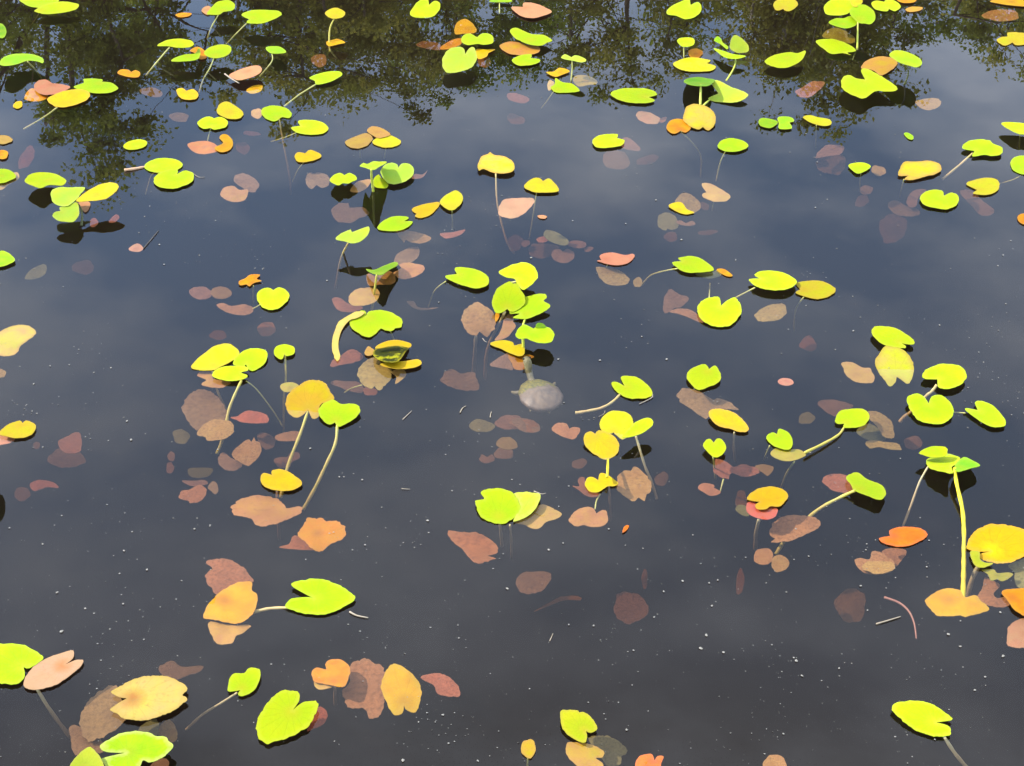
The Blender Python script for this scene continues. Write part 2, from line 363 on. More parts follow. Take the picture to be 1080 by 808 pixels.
L('limepale', 3.2, '-105,500 -85,440 -40,395 40,380 75,400 82,440! 115,392 150,385 172,425 175,480 140,540 60,575 -20,590 -80,575', 'large pale lime heart pad with upward notch, top centre', ab=(0, .12))
L('yellow', .5, '170,400 250,400 325,400 270,430 260,455 200,480 175,460', 'yellow pad sticking out right from behind the large heart pad')
L('rust', -1.5, 'e:235,500,55,45,20', 'rust brown sunken pad below the yellow one beside the large heart pad', name='sunken_pad')
L('salmon', .6, '455,60 550,55! 555,25 610,22 690,40 780,95 690,135 620,145 530,125', 'salmon pink pad with a notch at upper left, by the top edge at centre')
L('lime', 2, '445,250 490,225 545,245 620,275 720,285 785,325 735,350 680,370 600,360 530,330 480,300', 'elongated lime pad, uppermost of three stacked pads near top centre', ab=(-.05, .02))
L('goldtan', 1.2, '360,380 375,355 440,338 520,345 600,370 670,375 690,410 640,438 520,447 430,430', 'tan gold pad, middle one of three stacked pads near top centre')
L('lime', 1.8, '460,490 500,460 545,445 620,440 615,470! 680,480 685,500 620,525 520,530', 'lime pad, lowest of three stacked pads near top centre')
L('limegreen', 3, '280,5 355,-12 455,0 450,15 360,18 290,15', 'green pad edge on at the very top, with a thin vertical stem', stem='360,15 360,60 360,110', sz=-1, r=2.4)
L('limepale', 5.5, '862,465 890,440 945,465! 965,450 1010,455 1065,485 1030,505 950,490 890,480', 'small pale two lobed pad held up on a thin green stem, right of top centre', stem='948,490 950,560 940,660', sz=-.5, r=2.6)
L('gold', .5, '738,585 800,580 845,550 900,560 930,580 870,605 810,622', 'golden pad left of the thin green stem, right of top centre')
L('lime', .8, '775,710 810,680 815,632 870,665 950,680 1010,735 930,750 820,748', 'lime pad with a pointed left corner below the golden pad, right of top centre', stem='800,742 760,800 700,880', sz=-8, r=2)
L('tan', -.5, 'e:775,690,28,42,10', 'tan sliver of pad under the left end of the pointed lime pad', name='sunken_pad')
L('goldolive', -.8, '955,650 990,610 1077,615 1145,650 1150,680 1080,690 1000,700', 'olive gold pad in shade right of the thin green stem', name='sunken_pad')
L('salmondeep', -4, '425,765 470,752 530,765 600,800 570,835 480,825 430,800', 'pale pink sunken pad below the tree reflection, just left of the pointed lime pad', name='sunken_pad')
T(540, 0, .26)
L('mauve', -8, 'e:15,483,38,20,15', 'faint mauve sunken leaf beneath the pale pink one, top centre', name='sunken_pad')
L('lime', 1, '628,55 645,25 690,5 718,-5 725,20! 755,8 770,30 755,60 710,78 670,64!', 'lime heart pad by the top edge, left of the pale reflected branch', ab=(0, .08))
L('lime', 3.5, '670,165 690,153 735,155 738,180 710,190 685,185', 'small lime pad on a short stem above a golden disc, upper right of centre', stem='697,188 697,235', sz=0, r=2.4)
L('gold', .8, 'e:744,216,29,20,0', 'golden disc of a pad behind a wide pale lime one')
L('yellowlime', 1, '655,258 690,240 740,233 805,245 790,256! 828,270 800,287 730,290 680,280', 'wide pale lime pad with pinkish right end in front of the golden disc')
L('lime', .6, '400,377 440,360 500,357 560,362 588,382 556,394! 580,408 540,418 470,415 420,398', 'wide flat lime pad with its notch on the right, below tree reflection right of centre')
L('salmon', -2, '505,475 520,450 555,455 600,480 590,500 545,500', 'broken pink pad underwater below the wide flat lime pad', name='sunken_pad')
L('salmondeep', -3, 'e:612,486,18,9,-30', 'tiny pink flake beside the broken pink pad', name='sunken_pad')
L('lime', .6, '325,572 350,550 400,543 430,545 425,560! 458,570 440,590 380,600 340,595', 'floating lime pad with ruffled rim, over mauve sunken leaves right of centre')
L('mauve', -4, '445,565 475,560 520,600 510,612 450,600', 'mauve sunken leaf peeking out right of the ruffled lime pad', name='sunken_pad')
L('mauve', -6, '370,630 400,612 450,615 475,645 470,680 420,685 380,670', 'larger grey mauve sunken pad below the ruffled lime pad', name='sunken_pad')
L('mauve', -9, 'e:550,648,48,18,-15', 'faint mauve sunken shard right of the grey mauve pad', name='sunken_pad')
L('lime', 1.8, '833,590 850,570 890,560 940,572 958,592 930,610 880,615 845,605', 'lime pad on a pale curving stem above tan pads, upper right', stem='867,612 845,660 828,735', sz=-9, r=2.6)
L('yellowlime', .5, '50,755 80,725 110,722 125,734! 155,725 190,770 150,780 90,778', 'yellow green pad with a small top notch and faint stem, top centre', stem='100,778 85,880 70,970', sz=-14, r=2.4)
L('gold', 1, '627,510 645,488 680,482 715,495 725,520 705,538 685,530! 660,542 635,532', 'golden yellow pad left of a large tan pad, with a long pale curving stem', stem='686,534 740,590 767,640 765,720', sz=-16, r=3)
L('yellowtan', 1.8, '695,470 710,432 745,422 790,432 825,465 820,510 795,528 775,515! 750,525 700,495', 'large tan yellow pad below an umbrella like green pad, upper right', ab=(0, .15))
T(690, 20, .13)
L('limepale', 3.0, '612,230 625,160 660,130 720,165 768,225 755,268 690,275 640,260', 'upright lime blade of the three part pad with a bud, upper right of centre', ab=(0, .7), stem='650,290 660,345 640,410 585,500', sz=0, r=3, sc='limestem')
L('lime', 2.2, '485,240 560,258 640,285 740,300 690,320 640,322 570,308', 'flat lime blade at the foot of the upright one beside the bud', ab=(0, -.08))
L('limegreen', 3.4, '485,170 515,140 545,165 555,190 600,225 590,245 540,205 500,185', 'small green bud like curled leaf left of the upright lime blade', ab=(0, .3))
L('green', 2.6, '240,500 290,478 360,470 430,482 490,495 450,535 390,545 300,535 255,520', 'green pad held like an umbrella on a thick stem over its black reflection', ab=(0, -.3), stem='378,535 376,620 374,700', sz=0, r=4.4, sc='limestem')
L('limepale', 1.6, '450,505! 520,500 610,545 690,575 765,615 700,665 620,678 480,668 435,645 520,605!', 'pale lime pointed pad right of the umbrella like pad, upper right', ab=(.1, .12), stem='450,655 395,705', sz=1, r=3.4, sc='limestem')
T(640, 160, .13)
L('tan', -.6, '768,270 785,252 840,258 920,300 1000,355 985,395 935,405 860,402 780,365 778,340 810,330!', 'tan oval pad with left notch, at the foot of a pale stem right of centre', name='sunken_pad', stem='868,400 855,480', sz=-8, r=2)
L('yellowlime', .4, '500,435 560,410 612,415 650,465 710,492 650,508 590,495 540,470', 'half moon yellow sliver of a pad above water, on a tan pad', ab=(0, .06))
L('tandeep', -1.6, '555,410 575,365 630,332 700,360 755,410 760,455 735,485 690,500 640,470 610,410', 'tan rounded pad just under water behind the yellow half moon sliver', name='sunken_pad')
L('olive', -4, '410,560 425,515 490,493 550,520 575,560 580,610 540,635 490,620! 480,640 430,620', 'grey brown round sunken pad with a tail, below the yellow half moon sliver', name='sunken_pad')
L('mauve', -3.5, '560,565 610,560 640,580 690,560 720,585 680,602 600,592', 'pinkish ragged strip right of the grey brown round sunken pad', name='sunken_pad')
L('mauve', -9, 'e:790,440,45,28,30', 'faint mauve sunken smudge right of the yellow half moon sliver', name='sunken_pad')
L('mauve', -10, 'e:820,655,80,20,-5', 'faint reddish sunken streak below the ragged strip, right of centre', name='sunken_pad')
L('mauve', -9, 'e:520,690,55,40,0', 'faint reddish sunken patch below the grey brown round pad', name='sunken_pad')
# ---- top right
T(800, 0, .26)
L('yellowlime', .8, '60,20 75,0 110,-12 150,0 160,18 140,38 115,45 100,36! 75,42', 'yellow green heart pad by the top edge, left of the biggest lime cluster')
L('gold', .5, '560,-4 600,-12 640,-4 630,9 585,11', 'golden pad cut by the top edge, right of the two lobed lime pad')
L('goldtan', .3, '595,38 620,27 665,30 655,42 615,48', 'narrow golden tan pad under the one cut by the top edge, at right')
L('lime', 2, '25,250 60,225 120,212 160,215 190,205 185,230 160,255 110,275 60,270', 'lime pad with its right tip turned up, below the golden oval pad at upper right', ab=(.05, .03))
L('salmondeep', -2, '150,370 185,350 215,330 240,330 270,335 245,365 210,392 170,392', 'pink sunken pad left of the big curled lime pad, upper right', name='sunken_pad')
L('tandeep', -1, '637,415 665,402 710,398 738,405 735,430 700,446 660,440', 'pale tan oval pad right of the big curled lime pad', name='sunken_pad')
L('limegreen', 1.5, '0,490 20,478 78,493 50,518 10,510', 'left blade of a small cut lime pad by a dark branch reflection')
L('limegreen', 1.5, '80,475 130,475 145,490 125,497! 135,520 85,522 82,500', 'right blade of a small cut lime pad by a dark branch reflection')
L('yellowlime', 1.6, '180,475 210,467 240,475 290,485 295,505 260,510 215,498', 'small yellow green pad right of the cut lime pad, with dark left edge', stem='235,508 232,600', sz=-12, r=2)
L('mauve', -4, '230,640 270,592 320,587 347,600 335,625 290,632', 'upper mauve sunken pad of an overlapping pair, upper right', name='sunken_pad')
L('mauve', -7, '235,650 280,622 340,630 355,660 325,705 270,700 240,680', 'lower darker mauve sunken pad of an overlapping pair, upper right', name='sunken_pad')
L('limegreen', .3, '590,542 605,538 628,552 625,566 605,560', 'tiny green leaf scrap alone on open water, upper right')
L('lime', .6, '365,672 395,660 430,660 455,675 430,695 400,703', 'small lime pad with brownish scrap attached at right, upper right', stem='415,702 410,770', sz=-10, r=2)
L('tandeep', -1.5, 'e:487,692,30,20,15', 'brownish scrap of pad joined to the small lime pad, upper right', name='sunken_pad')
L('yellowtan', .6, '568,710 580,670 600,655 645,655 700,652 740,670 730,700 680,715 620,730 592,727 608,712!', 'tan gold pad with its notch at lower left, upper right', stem='590,728 572,800', sz=-12, r=2.4)
L('lime', 1.5, '825,600 845,575 890,565 940,570 950,582 990,600 985,625 950,632 915,628 868,634 877,612!', 'lime pad on a thick pale stem slanting down left, near the right edge', ab=(0, .08), stem='868,622 815,670 745,728', sz=-4, r=4, sc='tanstem')
L('lime', 2.2, '985,500 1020,495 1080,500 1120,505 1120,540 1060,543 1010,520', 'lime pad cut by the right edge with dark reflection at its left, upper right', ab=(0, -.05), stem='1060,540 1058,625', sz=-12, r=2)
L('lime', .8, '1022,660 1040,637 1080,632 1120,645 1120,700 1075,708 1035,690', 'lime pad cut by the right edge, beside the thick stemmed one', stem='1078,705 1030,730 975,745', sz=-8, r=2)
L('yellowlime', .4, '843,745 880,728 930,720 970,730 978,755 960,780 920,790 870,785 888,770!', 'tan green pad with its notch at lower left, below the thick stemmed lime pad')
L('lime', .7, '655,805 672,781 710,769 745,774 752,794! 785,781 812,799 805,829 770,847 720,844 675,831', 'lime heart pad with notch up, right of centre near upper right', ab=(0, .04))
L('gold', 1.5, '940,5 1000,-10 1080,-5 1120,5 1080,25 1000,18', 'golden pad cut by the top right corner')
L('rust', -.7, 'e:985,62,75,24,0', 'orange rust sheet standing in for the reflection of the top right golden pad', name='sunken_pad')  # orange reflection of the golden pad, put in as a coloured sheet
L('yellowlime', .8, '965,165 985,150 1010,147 1010,132 1060,132 1110,145 1100,175 1050,183 1030,172! 1000,185', 'yellow pad cut by the right edge, near the top right corner')
L('mauve', -6, '525,825 560,815 600,835 650,850 650,872 600,878 550,865', 'upper mauve sunken strip left of the upward notched heart pad, right side', name='sunken_pad')
L('mauve', -5, '600,815 620,780 660,765 680,775 650,800 640,835 615,840', 'mauve sunken strip behind the left side of the upward notched heart pad', name='sunken_pad')
L('mauve', -7, '820,772 870,775 910,815 955,850 940,872 900,870 860,830 830,800', 'mauve sunken strip below the tan green notched pad, right side', name='sunken_pad')
L('mauve', -11, 'e:545,925,55,60,40', 'faint mauve sunken patch right of centre, below the upper mauve strip', name='sunken_pad')
L('mauve', -7, 'e:437,770,28,18,0', 'round grey sunken leaf below the small lime pad, upper right', name='sunken_pad')
L('mauve', -9, 'e:420,815,30,22,-30', 'faint sunken leaf below the round grey one, upper right', name='sunken_pad')
T(860, 0, .13)
L('lime', 6.5, '68,70 90,25 150,-10 230,-10 300,10 310,60 260,110 195,125! 120,122 85,105', 'left lobe of the biggest lime cluster on a stem at the top right', ab=(0, .1))
L('lime', 7, '290,70 340,40 400,38 460,75 490,140 450,195 410,190 345,180 280,110', 'right round leaf of the biggest lime cluster at the top right', ab=(0, .12), stem='345,180 342,290 340,405', sz=-1, r=3.6, sc='limestem')
L('lime', 5.5, '110,182 160,150 230,148 290,130 345,185 265,228 180,215', 'lowest leaf of the biggest lime cluster at the top right', ab=(0, .04))
L('yellowlime', 7.8, '285,10 310,-20 370,-20 382,20 335,55 300,45', 'small pale leaf on top of the biggest lime cluster', ab=(0, .08))
L('lime', 1.2, '0,335 80,315 160,320 270,360 330,410 260,428 290,445! 220,432 130,435 60,390', 'golden lime oval pad below the biggest lime cluster')
L('goldolive', -1.4, '60,300 90,250 160,225 240,250 320,300 320,345 240,345 160,318', 'olive brown sunken pad between the biggest lime cluster and the golden oval pad', name='sunken_pad')
L('lime', 1.4, '455,30 490,5 560,15! 570,0 640,5 692,50 650,90 595,70! 580,92 490,75', 'lime pad of two broad lobes by the top edge, right of the biggest cluster')
L('goldtan', .4, '370,555 375,530 420,490 500,460 590,462 660,490 645,545 540,610 480,575 430,560', 'golden tan pad behind the big curled lime pad at upper right')
L('lime', 6, '600,445 640,408 720,415 800,445 850,480 862,520 820,545 760,530 690,510 650,485', 'lime pad raised on a kinked dark stem, right of the big curled pad', ab=(-.05, -.1), stem='748,530 752,610 720,690', sz=0, r=2.8, sc='darkstem')
L('lime', 2.6, '208,690 225,625 280,610 330,635 405,645! 370,565 430,560 520,610 655,700 650,735 570,742 490,738 400,795 330,785 240,740', 'big curled lime pad with a deep notch on its upper side, upper right', ab=(0, .04))
# ---- second row
T(0, 200, .26)
L('limegreen', .6, '-40,285 0,250 35,258 60,285 40,300 0,313 -30,305', 'green pad cut by the left edge, alone on open water')
L('olive', -4.5, '100,360 125,325 175,303 190,315 180,345 140,362', 'grey green sunken leaf at left, below the far left black reflection', name='sunken_pad')
L('mauve', -11, 'e:338,315,45,28,0', 'faint brownish sunken leaf right of the grey green one, left side', name='sunken_pad')
L('salmon', -.6, '522,240 545,222 565,220 582,238 565,252 535,250', 'small salmon leaf scrap at the end of a dark twig, left side', name='sunken_pad')
L('salmondeep', -4, '440,130 470,100 485,112 465,132', 'thin pink sunken shard above the scrap on the dark twig', name='sunken_pad')
L('yellowtan', -.8, '-30,600 10,570 60,552 110,550 147,578 115,610 85,632 70,660 40,675 0,672 -30,650', 'tan yellow pad with a shadow on it, cut by the left edge at mid height', name='sunken_pad')
L('tandeep', -2.5, 'e:2,745,22,18,0', 'small tan sunken scrap cut by the left edge, under the shadowed tan pad', name='sunken_pad')
L('mauve', -3.5, '765,415 785,397 830,395 858,415 850,440 800,444', 'left mauve disc of a touching sunken pair left of centre', name='sunken_pad')
L('tandeep', -2.5, '853,420 870,397 910,395 938,410 930,435 880,442', 'right tan disc of a touching sunken pair left of centre', name='sunken_pad')
L('salmondeep', -2.2, '880,468 905,460 940,472 990,465 1028,480 1010,505 960,508 905,490', 'pink curved sunken pad below the touching sunken discs', name='sunken_pad')
L('gold', .4, '968,372 995,360 1015,345 1055,345 1040,362 1062,370 1030,378 1012,392 1000,384 975,388', 'small golden trefoil pad above a round lime pad, left of centre', stem='1028,390 1028,470', sz=-12, r=2)
L('rust', -9, 'e:885,590,35,20,0', 'faint rust sunken patch above the yellow lime cluster, left of centre', name='sunken_pad')
T(270, 200, .26)
L('lime', .6, '2,435 20,405 50,398 70,408! 95,395 130,415 132,445 100,475 65,488 25,475', 'round lime pad with small top notch, alone left of centre', ab=(0, .05), stem='20,465 -10,482 -40,490', sz=-6, r=2)
L('salmondeep', -6, '5,560 30,540 65,540 80,570 55,593 20,590', 'dusky pink sunken disc below the round lime pad left of centre', name='sunken_pad')
L('mauve', -4.5, '305,90 330,60 375,55 380,72 440,72 458,100 420,115 380,135 330,128', 'ragged mauve sunken pad between two raised lime pads, left of centre', name='sunken_pad')
L('limepale', 5, '322,200 345,178 385,162 390,172 455,150 457,175 430,205 395,218 360,210', 'pale lime folded pad held up on a stem over its black reflection, left of centre', ab=(.1, .12), stem='374,216 345,280 322,400', sz=-14, r=3.4, sc='tanstem')
L('lime', .8, '495,160 505,135 550,110 600,108 620,115 600,128! 635,130 610,155 560,168', 'oval lime pad with tan leaf emerging from under its right end, centre left')
L('tandeep', -1.8, '570,168 610,165 680,180 710,200 670,218 630,212 605,203 600,215', 'grey tan sunken pad emerging from under the oval lime pad', name='sunken_pad')
L('yellow', .3, '632,80 670,62 740,50 742,65 710,100 670,114 645,108 652,98!', 'golden tan pad joined at its tip to a yellow lime pad, centre top')
L('yellowlime', .6, '745,50 770,22 810,3 835,20 836,50 800,83 770,75', 'yellow lime pad joined at its left tip to a golden tan pad', stem='795,83 798,165', sz=-8, r=2.4)
L('salmondeep', -1.6, '743,180 765,175 800,172 850,162 825,185 770,198', 'pink sunken shard with a forked tip, below the joined pair at centre top', name='sunken_pad')
L('mauve', -3, '563,300 570,265 620,235 655,233 665,250 645,285 600,307', 'mauve sunken pad behind a tan one, upper centre left', name='sunken_pad')
L('tan', -1, '550,340 590,318 580,305 630,296 680,310 688,325 650,352 600,362 565,350', 'tan sunken pad right of the edge on green pad with brown reflection', name='sunken_pad')
L('green', 2.2, '445,322 480,325 520,308 565,293 575,305 540,325 510,345 470,338', 'green pad seen edge on, held above brown reflections at centre left', ab=(.15, -.35), stem='490,345 480,415 470,490', sz=-6, r=3.6, sc='goldstem')
L('rust', -.6, '447,360 455,340 490,350 540,330 567,355 555,382 500,385 460,390', 'reddish brown sheet standing in for the reflection under the edge on green pad', name='sunken_pad')  # brown reflection of the green pad's underside, built as a coloured sheet
L('tan', -1.5, '375,440 395,410 440,397 490,400 500,425 480,455 430,470 385,465', 'tan oval sunken pad above a big lime pad with bites, centre left', name='sunken_pad')
L('salmondeep', -3.2, '308,445 340,440 380,465 430,475 420,490 370,497 330,485', 'rosy sunken pad lower left of the tan oval one, centre left', name='sunken_pad')
L('lime', .7, '767,350 815,342! 808,318 850,315 910,330 945,360 935,390 890,400 830,385 790,368', 'lime pad with its notch at left, alone left of the centre cluster', stem='770,372 725,410 700,475', sz=-10, r=2.2)
L('mauve', -4, '612,455 640,452 655,475 690,480 740,478 700,487 650,484', 'thin curled brown scrap below the left notched lime pad near centre', name='sunken_pad')
L('lime', 0.6, '72,660 85,635 120,627 155,640 155,665 125,675 115,668! 105,688 85,680', 'small round lime pad on a straight stem, right of the yellow lime cluster', stem='118,672 121,735 120,790 114,830 112,985', sz=-16, r=3.2, sc='goldstem')
L('mauve', -7, '745,770 775,735 800,728 830,745 880,740 895,765 905,805 880,815 830,812 770,790', 'grey mauve sunken pad with a side cleft, left of the turtle', name='sunken_pad')
T(340, 310, .13)
L('lime', 1, '222,240 240,195 320,135 355,150 352,185! 375,145 460,130 560,150 640,200 650,245 640,270 590,278 570,300 510,295 475,278 430,325 380,348 320,335 270,300 240,280', 'big lime pad with a top notch and bitten lower edge, centre left', stem='550,300 580,370', sz=-5, r=2.6)
L('goldpad', .5, '345,150 320,138 270,145 200,180 130,230 90,330 75,420 90,500 110,540 125,545 145,500 130,440 135,360 165,280 220,215 300,185', 'curved tan strip of rolled leaf bending down left of the big bitten pad', ab=(0, .02), name='rolled_leaf')
L('yellow', 2.2, '425,440 460,410 530,380 620,375 700,395 722,415 700,435 620,420 540,425 470,440', 'golden rim leaf above the dark curled hollow, below the big bitten pad', ab=(0, .15))
L('curled', 1.6, '410,495 425,450 480,435 560,425 640,420 705,430 670,475 640,520 600,550 520,552 450,530', 'dark blotched curled pad between two golden rims, centre left', ab=(0, -.2))
L('yellow', .6, '470,570 520,555 620,548 700,540 780,530 805,560 750,595 640,608 540,598', 'golden pad under the dark curled one, pointing right', ab=(0, -.02))
L('tan', .4, '340,480 370,425 400,440 425,460 410,490 370,502', 'small tan flap left of the dark curled pad')
L('salmondeep', -3.5, '70,590 80,540 150,500 210,455 270,455 325,490 320,530 240,560 150,575', 'dusky rose sunken pad under the tip of the curved tan strip', name='sunken_pad')
L('tandeep', -1.2, '285,650 310,580 380,525 430,515 480,560 560,610 555,680 510,740 460,780 420,745! 400,765 330,740', 'large pale tan sunken pad below the dark curled one', name='sunken_pad', stem='320,740 240,765 180,800', sz=-8, r=2.2)
L('tan', -1.6, '560,640 600,612 650,610 680,650 640,700 590,730 600,670', 'tan sunken fragment right of the large pale tan one', name='sunken_pad')
L('mauve', -5, '65,730 90,700 180,710 280,712 330,750 320,800 230,790 140,755', 'mauve sunken strip left of the large pale tan pad', name='sunken_pad')
L('salmondeep', -4.5, 'e:385,790,60,34,10', 'rose sunken scrap at the foot of the large pale tan pad', name='sunken_pad')
T(470, 260, .13)
L('lime', 3.4, '430,205 500,165 580,135 660,132 730,180 750,240 720,290 670,330 620,345 570,285! 560,262 480,245', 'crescent lime pad at the top of the centre cluster over a black gap', ab=(0, .04), stem='575,285 500,300 470,330', sz=0, r=3)
L('lime', 2.2, '375,440 400,370 450,315 520,283 545,305! 580,300 610,350 640,400 640,470 540,530 500,505! 470,530 415,540 385,500', 'big shiny lime pad in the middle of the centre cluster', ab=(-.1, .3), stem='480,530 430,640 375,740 345,820 325,930 320,1080', sz=-20, r=5, sc='tanstem')
L('lime', 1.6, '560,400 645,408 740,385 815,385 820,415 795,440 850,480 800,525 730,560 660,585 545,578 600,545 520,540 540,490', 'lime pad with a forked right end in the centre cluster', ab=(.05, .1), stem='645,585 625,660 630,760', sz=-2, r=3.4, sc='limestem')
L('lime', 3.2, '570,710 600,655 645,635 715,665! 740,650 830,655 880,700 860,770 770,782 690,760 660,745 600,748', 'two lobed lime pad on stems just above the turtle', ab=(0, .03), stem='630,745 630,800 628,850', sz=-1, r=4, sc='limestem')
L('green', 3.4, '730,655 745,620 790,625 815,655 770,660', 'small green fold standing behind the two lobed pad above the turtle', ab=(0, .2))
L('salmontan', -1.2, '128,580 150,520 200,475 260,455 340,490 400,560 405,640 350,720 320,725 275,690! 240,728 190,700 140,640', 'orange pink heart shaped pad pointing up, left of the centre cluster', ab=(0, .25), stem='245,725 240,830 232,940 225,1060', sz=-20, r=6, sc='palestem', name='sunken_pad')
L('tan', -1, '480,570 530,545 555,580 545,610 570,640 540,690 490,740 400,760 440,700 460,640', 'ragged tan pad underwater beneath the centre cluster', name='sunken_pad')
L('gold', .2, '405,540 440,540 430,580 405,610', 'small golden flap under the big shiny pad of the centre cluster')
T(480, 335, .13)
L('yellow', .4, '285,215 330,190 400,182 470,200 480,225 550,215 565,290 520,310 440,285 380,255', 'golden pad pointing left, above the turtle', stem='550,170 552,265', sz=0, r=4, sc='limestem')
L('amber', -.5, '430,320 445,290 520,310 600,300 640,320 570,350 590,400 540,425 480,415 460,370', 'amber brown pad in shade just above the turtle head', name='sunken_pad')
L('mauve', -2.6, '280,385 330,340 420,290 440,330 470,420 400,412', 'pinkish mauve sunken pad left of the amber pad', name='sunken_pad')
# ---- right of centre, second row
T(520, 230, .13)
L('olive', -3.5, '410,135 430,102 490,105 560,140 620,190 580,222 500,205 440,175', 'grey green sunken leaf on top of a heap of mauve sunken leaves, upper centre', name='sunken_pad')
L('salmondeep', -4, 'e:405,172,55,24,-10', 'pinkish leaf end left in the heap of mauve sunken leaves', name='sunken_pad')
L('mauve', -5, '600,210 640,185 710,185 760,205 745,235 690,245 640,235', 'pointed mauve leaf at the right of the sunken heap, upper centre', name='sunken_pad')
L('mauve', -5.5, 'e:775,252,38,20,-15', 'small mauve scrap at the right end of the sunken heap', name='sunken_pad')
L('mauve', -5, '470,300 490,260 540,250 565,275! 600,250 650,275 660,315 620,355 550,362 500,340', 'heart shaped mauve pad at the lower right of the sunken heap', name='sunken_pad')
L('mauve', -8, '290,270 310,215 400,205 500,215 540,240 480,270 460,310 380,328 320,310', 'largest dark mauve pad in the sunken heap, upper centre', name='sunken_pad')
L('mauve', -7, 'e:265,205,38,26,-20', 'small mauve leaf at the left end of the sunken heap', name='sunken_pad')
L('mauve', -13, 'e:180,200,60,70,30', 'faintest mauve leaf by a curving stem, left of the sunken heap', name='sunken_pad')
L('salmon', .2, '845,345 880,340! 865,310 900,285 980,280 1070,300 1130,290 1150,310 1090,365 1000,382 900,365', 'salmon pad afloat above a tan one, right of upper centre')
L('tandeep', -1.2, '835,400 900,398 990,410 1070,455 1110,500 1075,540 960,543 890,510 850,450', 'pale tan sunken pad directly below the floating salmon pad', name='sunken_pad', stem='920,400 930,375', sz=-.5, r=2)
L('tandeep', -2, 'e:1175,520,36,40,20', 'small tan scrap right of the pale tan pad below the salmon one', name='sunken_pad')
T(540, 200, .26)
L('salmon', -.5, '-55,75 -30,40 30,34 88,35 85,60 50,95 10,115 -45,108', 'salmon pad underwater crossed by a stem shadow, upper centre', name='sunken_pad')
L('salmon', .2, 'e:123,110,19,7,5', 'tiny salmon flake right of the salmon pad crossed by a stem shadow')
L('lime', .7, '650,297 690,290! 675,277 740,270 790,295 818,325 770,335 700,333', 'lime pad with a long curving stem going left, right of centre', stem='672,320 610,332 560,350 525,390', sz=-10, r=2.6)
L('olive', -1.2, '745,342 810,335 840,325 850,345 800,360', 'grey green tip showing under the lime pad with the long curving stem', name='sunken_pad')
L('gold', .2, '830,325 860,322 895,348 870,350', 'golden pointed tip right of the lime pad with the long curving stem')
L('lime', 1.6, '960,365 1005,360! 985,345 1015,330 1080,332 1130,350 1155,375 1120,402 1060,408 1000,395', 'lime pad with left notch over a dark reflection, right of centre', ab=(0, -.04), stem='985,398 905,440', sz=-4, r=2.6)
L('lime', 1.2, '752,480 780,445 820,435 842,440 848,470! 880,445 910,440 932,490 900,540 870,555 815,553 770,525', 'big heart shaped lime pad with notch up, right of centre', ab=(0, .08), stem='800,440 803,380', sz=-8, r=2)
L('salmondeep', -2.5, '640,495 680,483 730,490 775,525 770,540 720,520 680,505', 'rosy sunken strip pointing at the big heart shaped lime pad', name='sunken_pad')
L('mauve', -5, '615,450 640,405 680,425 715,440 690,475 660,480 620,500', 'dark crumpled mauve leaf left of the big heart shaped lime pad', name='sunken_pad')
L('tandeep', -1.2, '985,510 1010,485 1060,465 1105,465 1110,500 1090,525 1050,535 1000,530', 'tan pink sunken pad below the lime pad with dark reflection', name='sunken_pad')
T(800, 200, .26)
L('yellowlime', .8, '150,380 180,372 250,370 312,400 290,430 240,443 195,435 150,418 170,405!', 'yellow lime pad with a folded left end and hanging stem, right of centre', stem='183,437 150,490 145,575', sz=-14, r=2.6)
L('salmondeep', -8, '165,630 205,590 235,630 220,655 190,650', 'small dark rose sunken leaf alone, below the folded yellow lime pad', name='sunken_pad')
L('gold', .3, '1050,110 1075,97 1110,110 1090,140 1060,132', 'small golden pad cut by the right edge at upper mid height')
L('salmon', -.3, '78,778 95,765 130,768 143,785 120,795 90,790', 'small salmon crescent alone on open water, right of centre', name='sunken_pad')
T(880, 335, .13)
L('lime', 1.6, '302,120 320,85 360,68 480,80 570,125 640,180 645,215 590,215 540,205! 580,230 575,248 520,242 420,225 350,185', 'oval lime pad behind the half sunken two coloured pad, right side', ab=(0, .02))
L('yellowtan', .2, '328,370 345,320 380,270 410,235 470,235 540,250 610,310 640,380 645,450 620,510 590,535 540,500 505,480! 495,525 455,558 410,510 350,430', 'half sunken two coloured pad with a white glint, right side', ab=(0, .11))
L('tan', -.5, '58,365 150,365 230,405 290,408 305,440 325,490 300,530 180,522 100,470 75,410', 'tan pad with shredded right end, left of the half sunken two coloured pad', name='sunken_pad')
L('lime', 1.8, '712,465 740,425 820,385 900,375 1000,385 1060,430 1072,480 1020,545 940,575 850,568 835,500! 740,495', 'round lime pad with its stem at lower left, right side', ab=(0, .05), stem='832,545 790,600 740,640 640,750 560,810 530,850', sz=-8, r=5, sc='tanstem')
L('lime', 1.4, '590,680 610,635 670,615 725,640 765,695! 790,640 840,625 900,650 960,720 960,790 900,850 820,865 740,850 660,810', 'lime butterfly shaped pad with deep top notch, right side', ab=(0, .1))
T(800, 400, .26)
L('lime', .7, '838,120 890,125! 880,90 930,95 980,135 1002,170 995,190 950,192 900,170', 'lime pad with its notch at upper left, rightmost at mid height', stem='838,137 800,135 770,132', sz=-3, r=2)
L('lime', 1.0, '312,160 330,130 375,120 430,122 450,150 430,185 380,197 345,195 348,180! 318,180', 'lime pad at the end of a long yellow stem slanting down left, right side', ab=(0, .05), stem='347,195 325,225 270,258 188,298', sz=1, r=3.4, sc='goldstem')
L('tandeep', -1.6, '450,130 500,140 540,175 550,225 545,240 510,235 480,190 440,150', 'tan crescent sunken pad right of the pad with the long yellow stem', name='sunken_pad')
L('olive', -3, '395,210 440,180 480,195 515,240 480,252 430,240', 'dark olive sunken pad beneath the tan crescent one', name='sunken_pad')
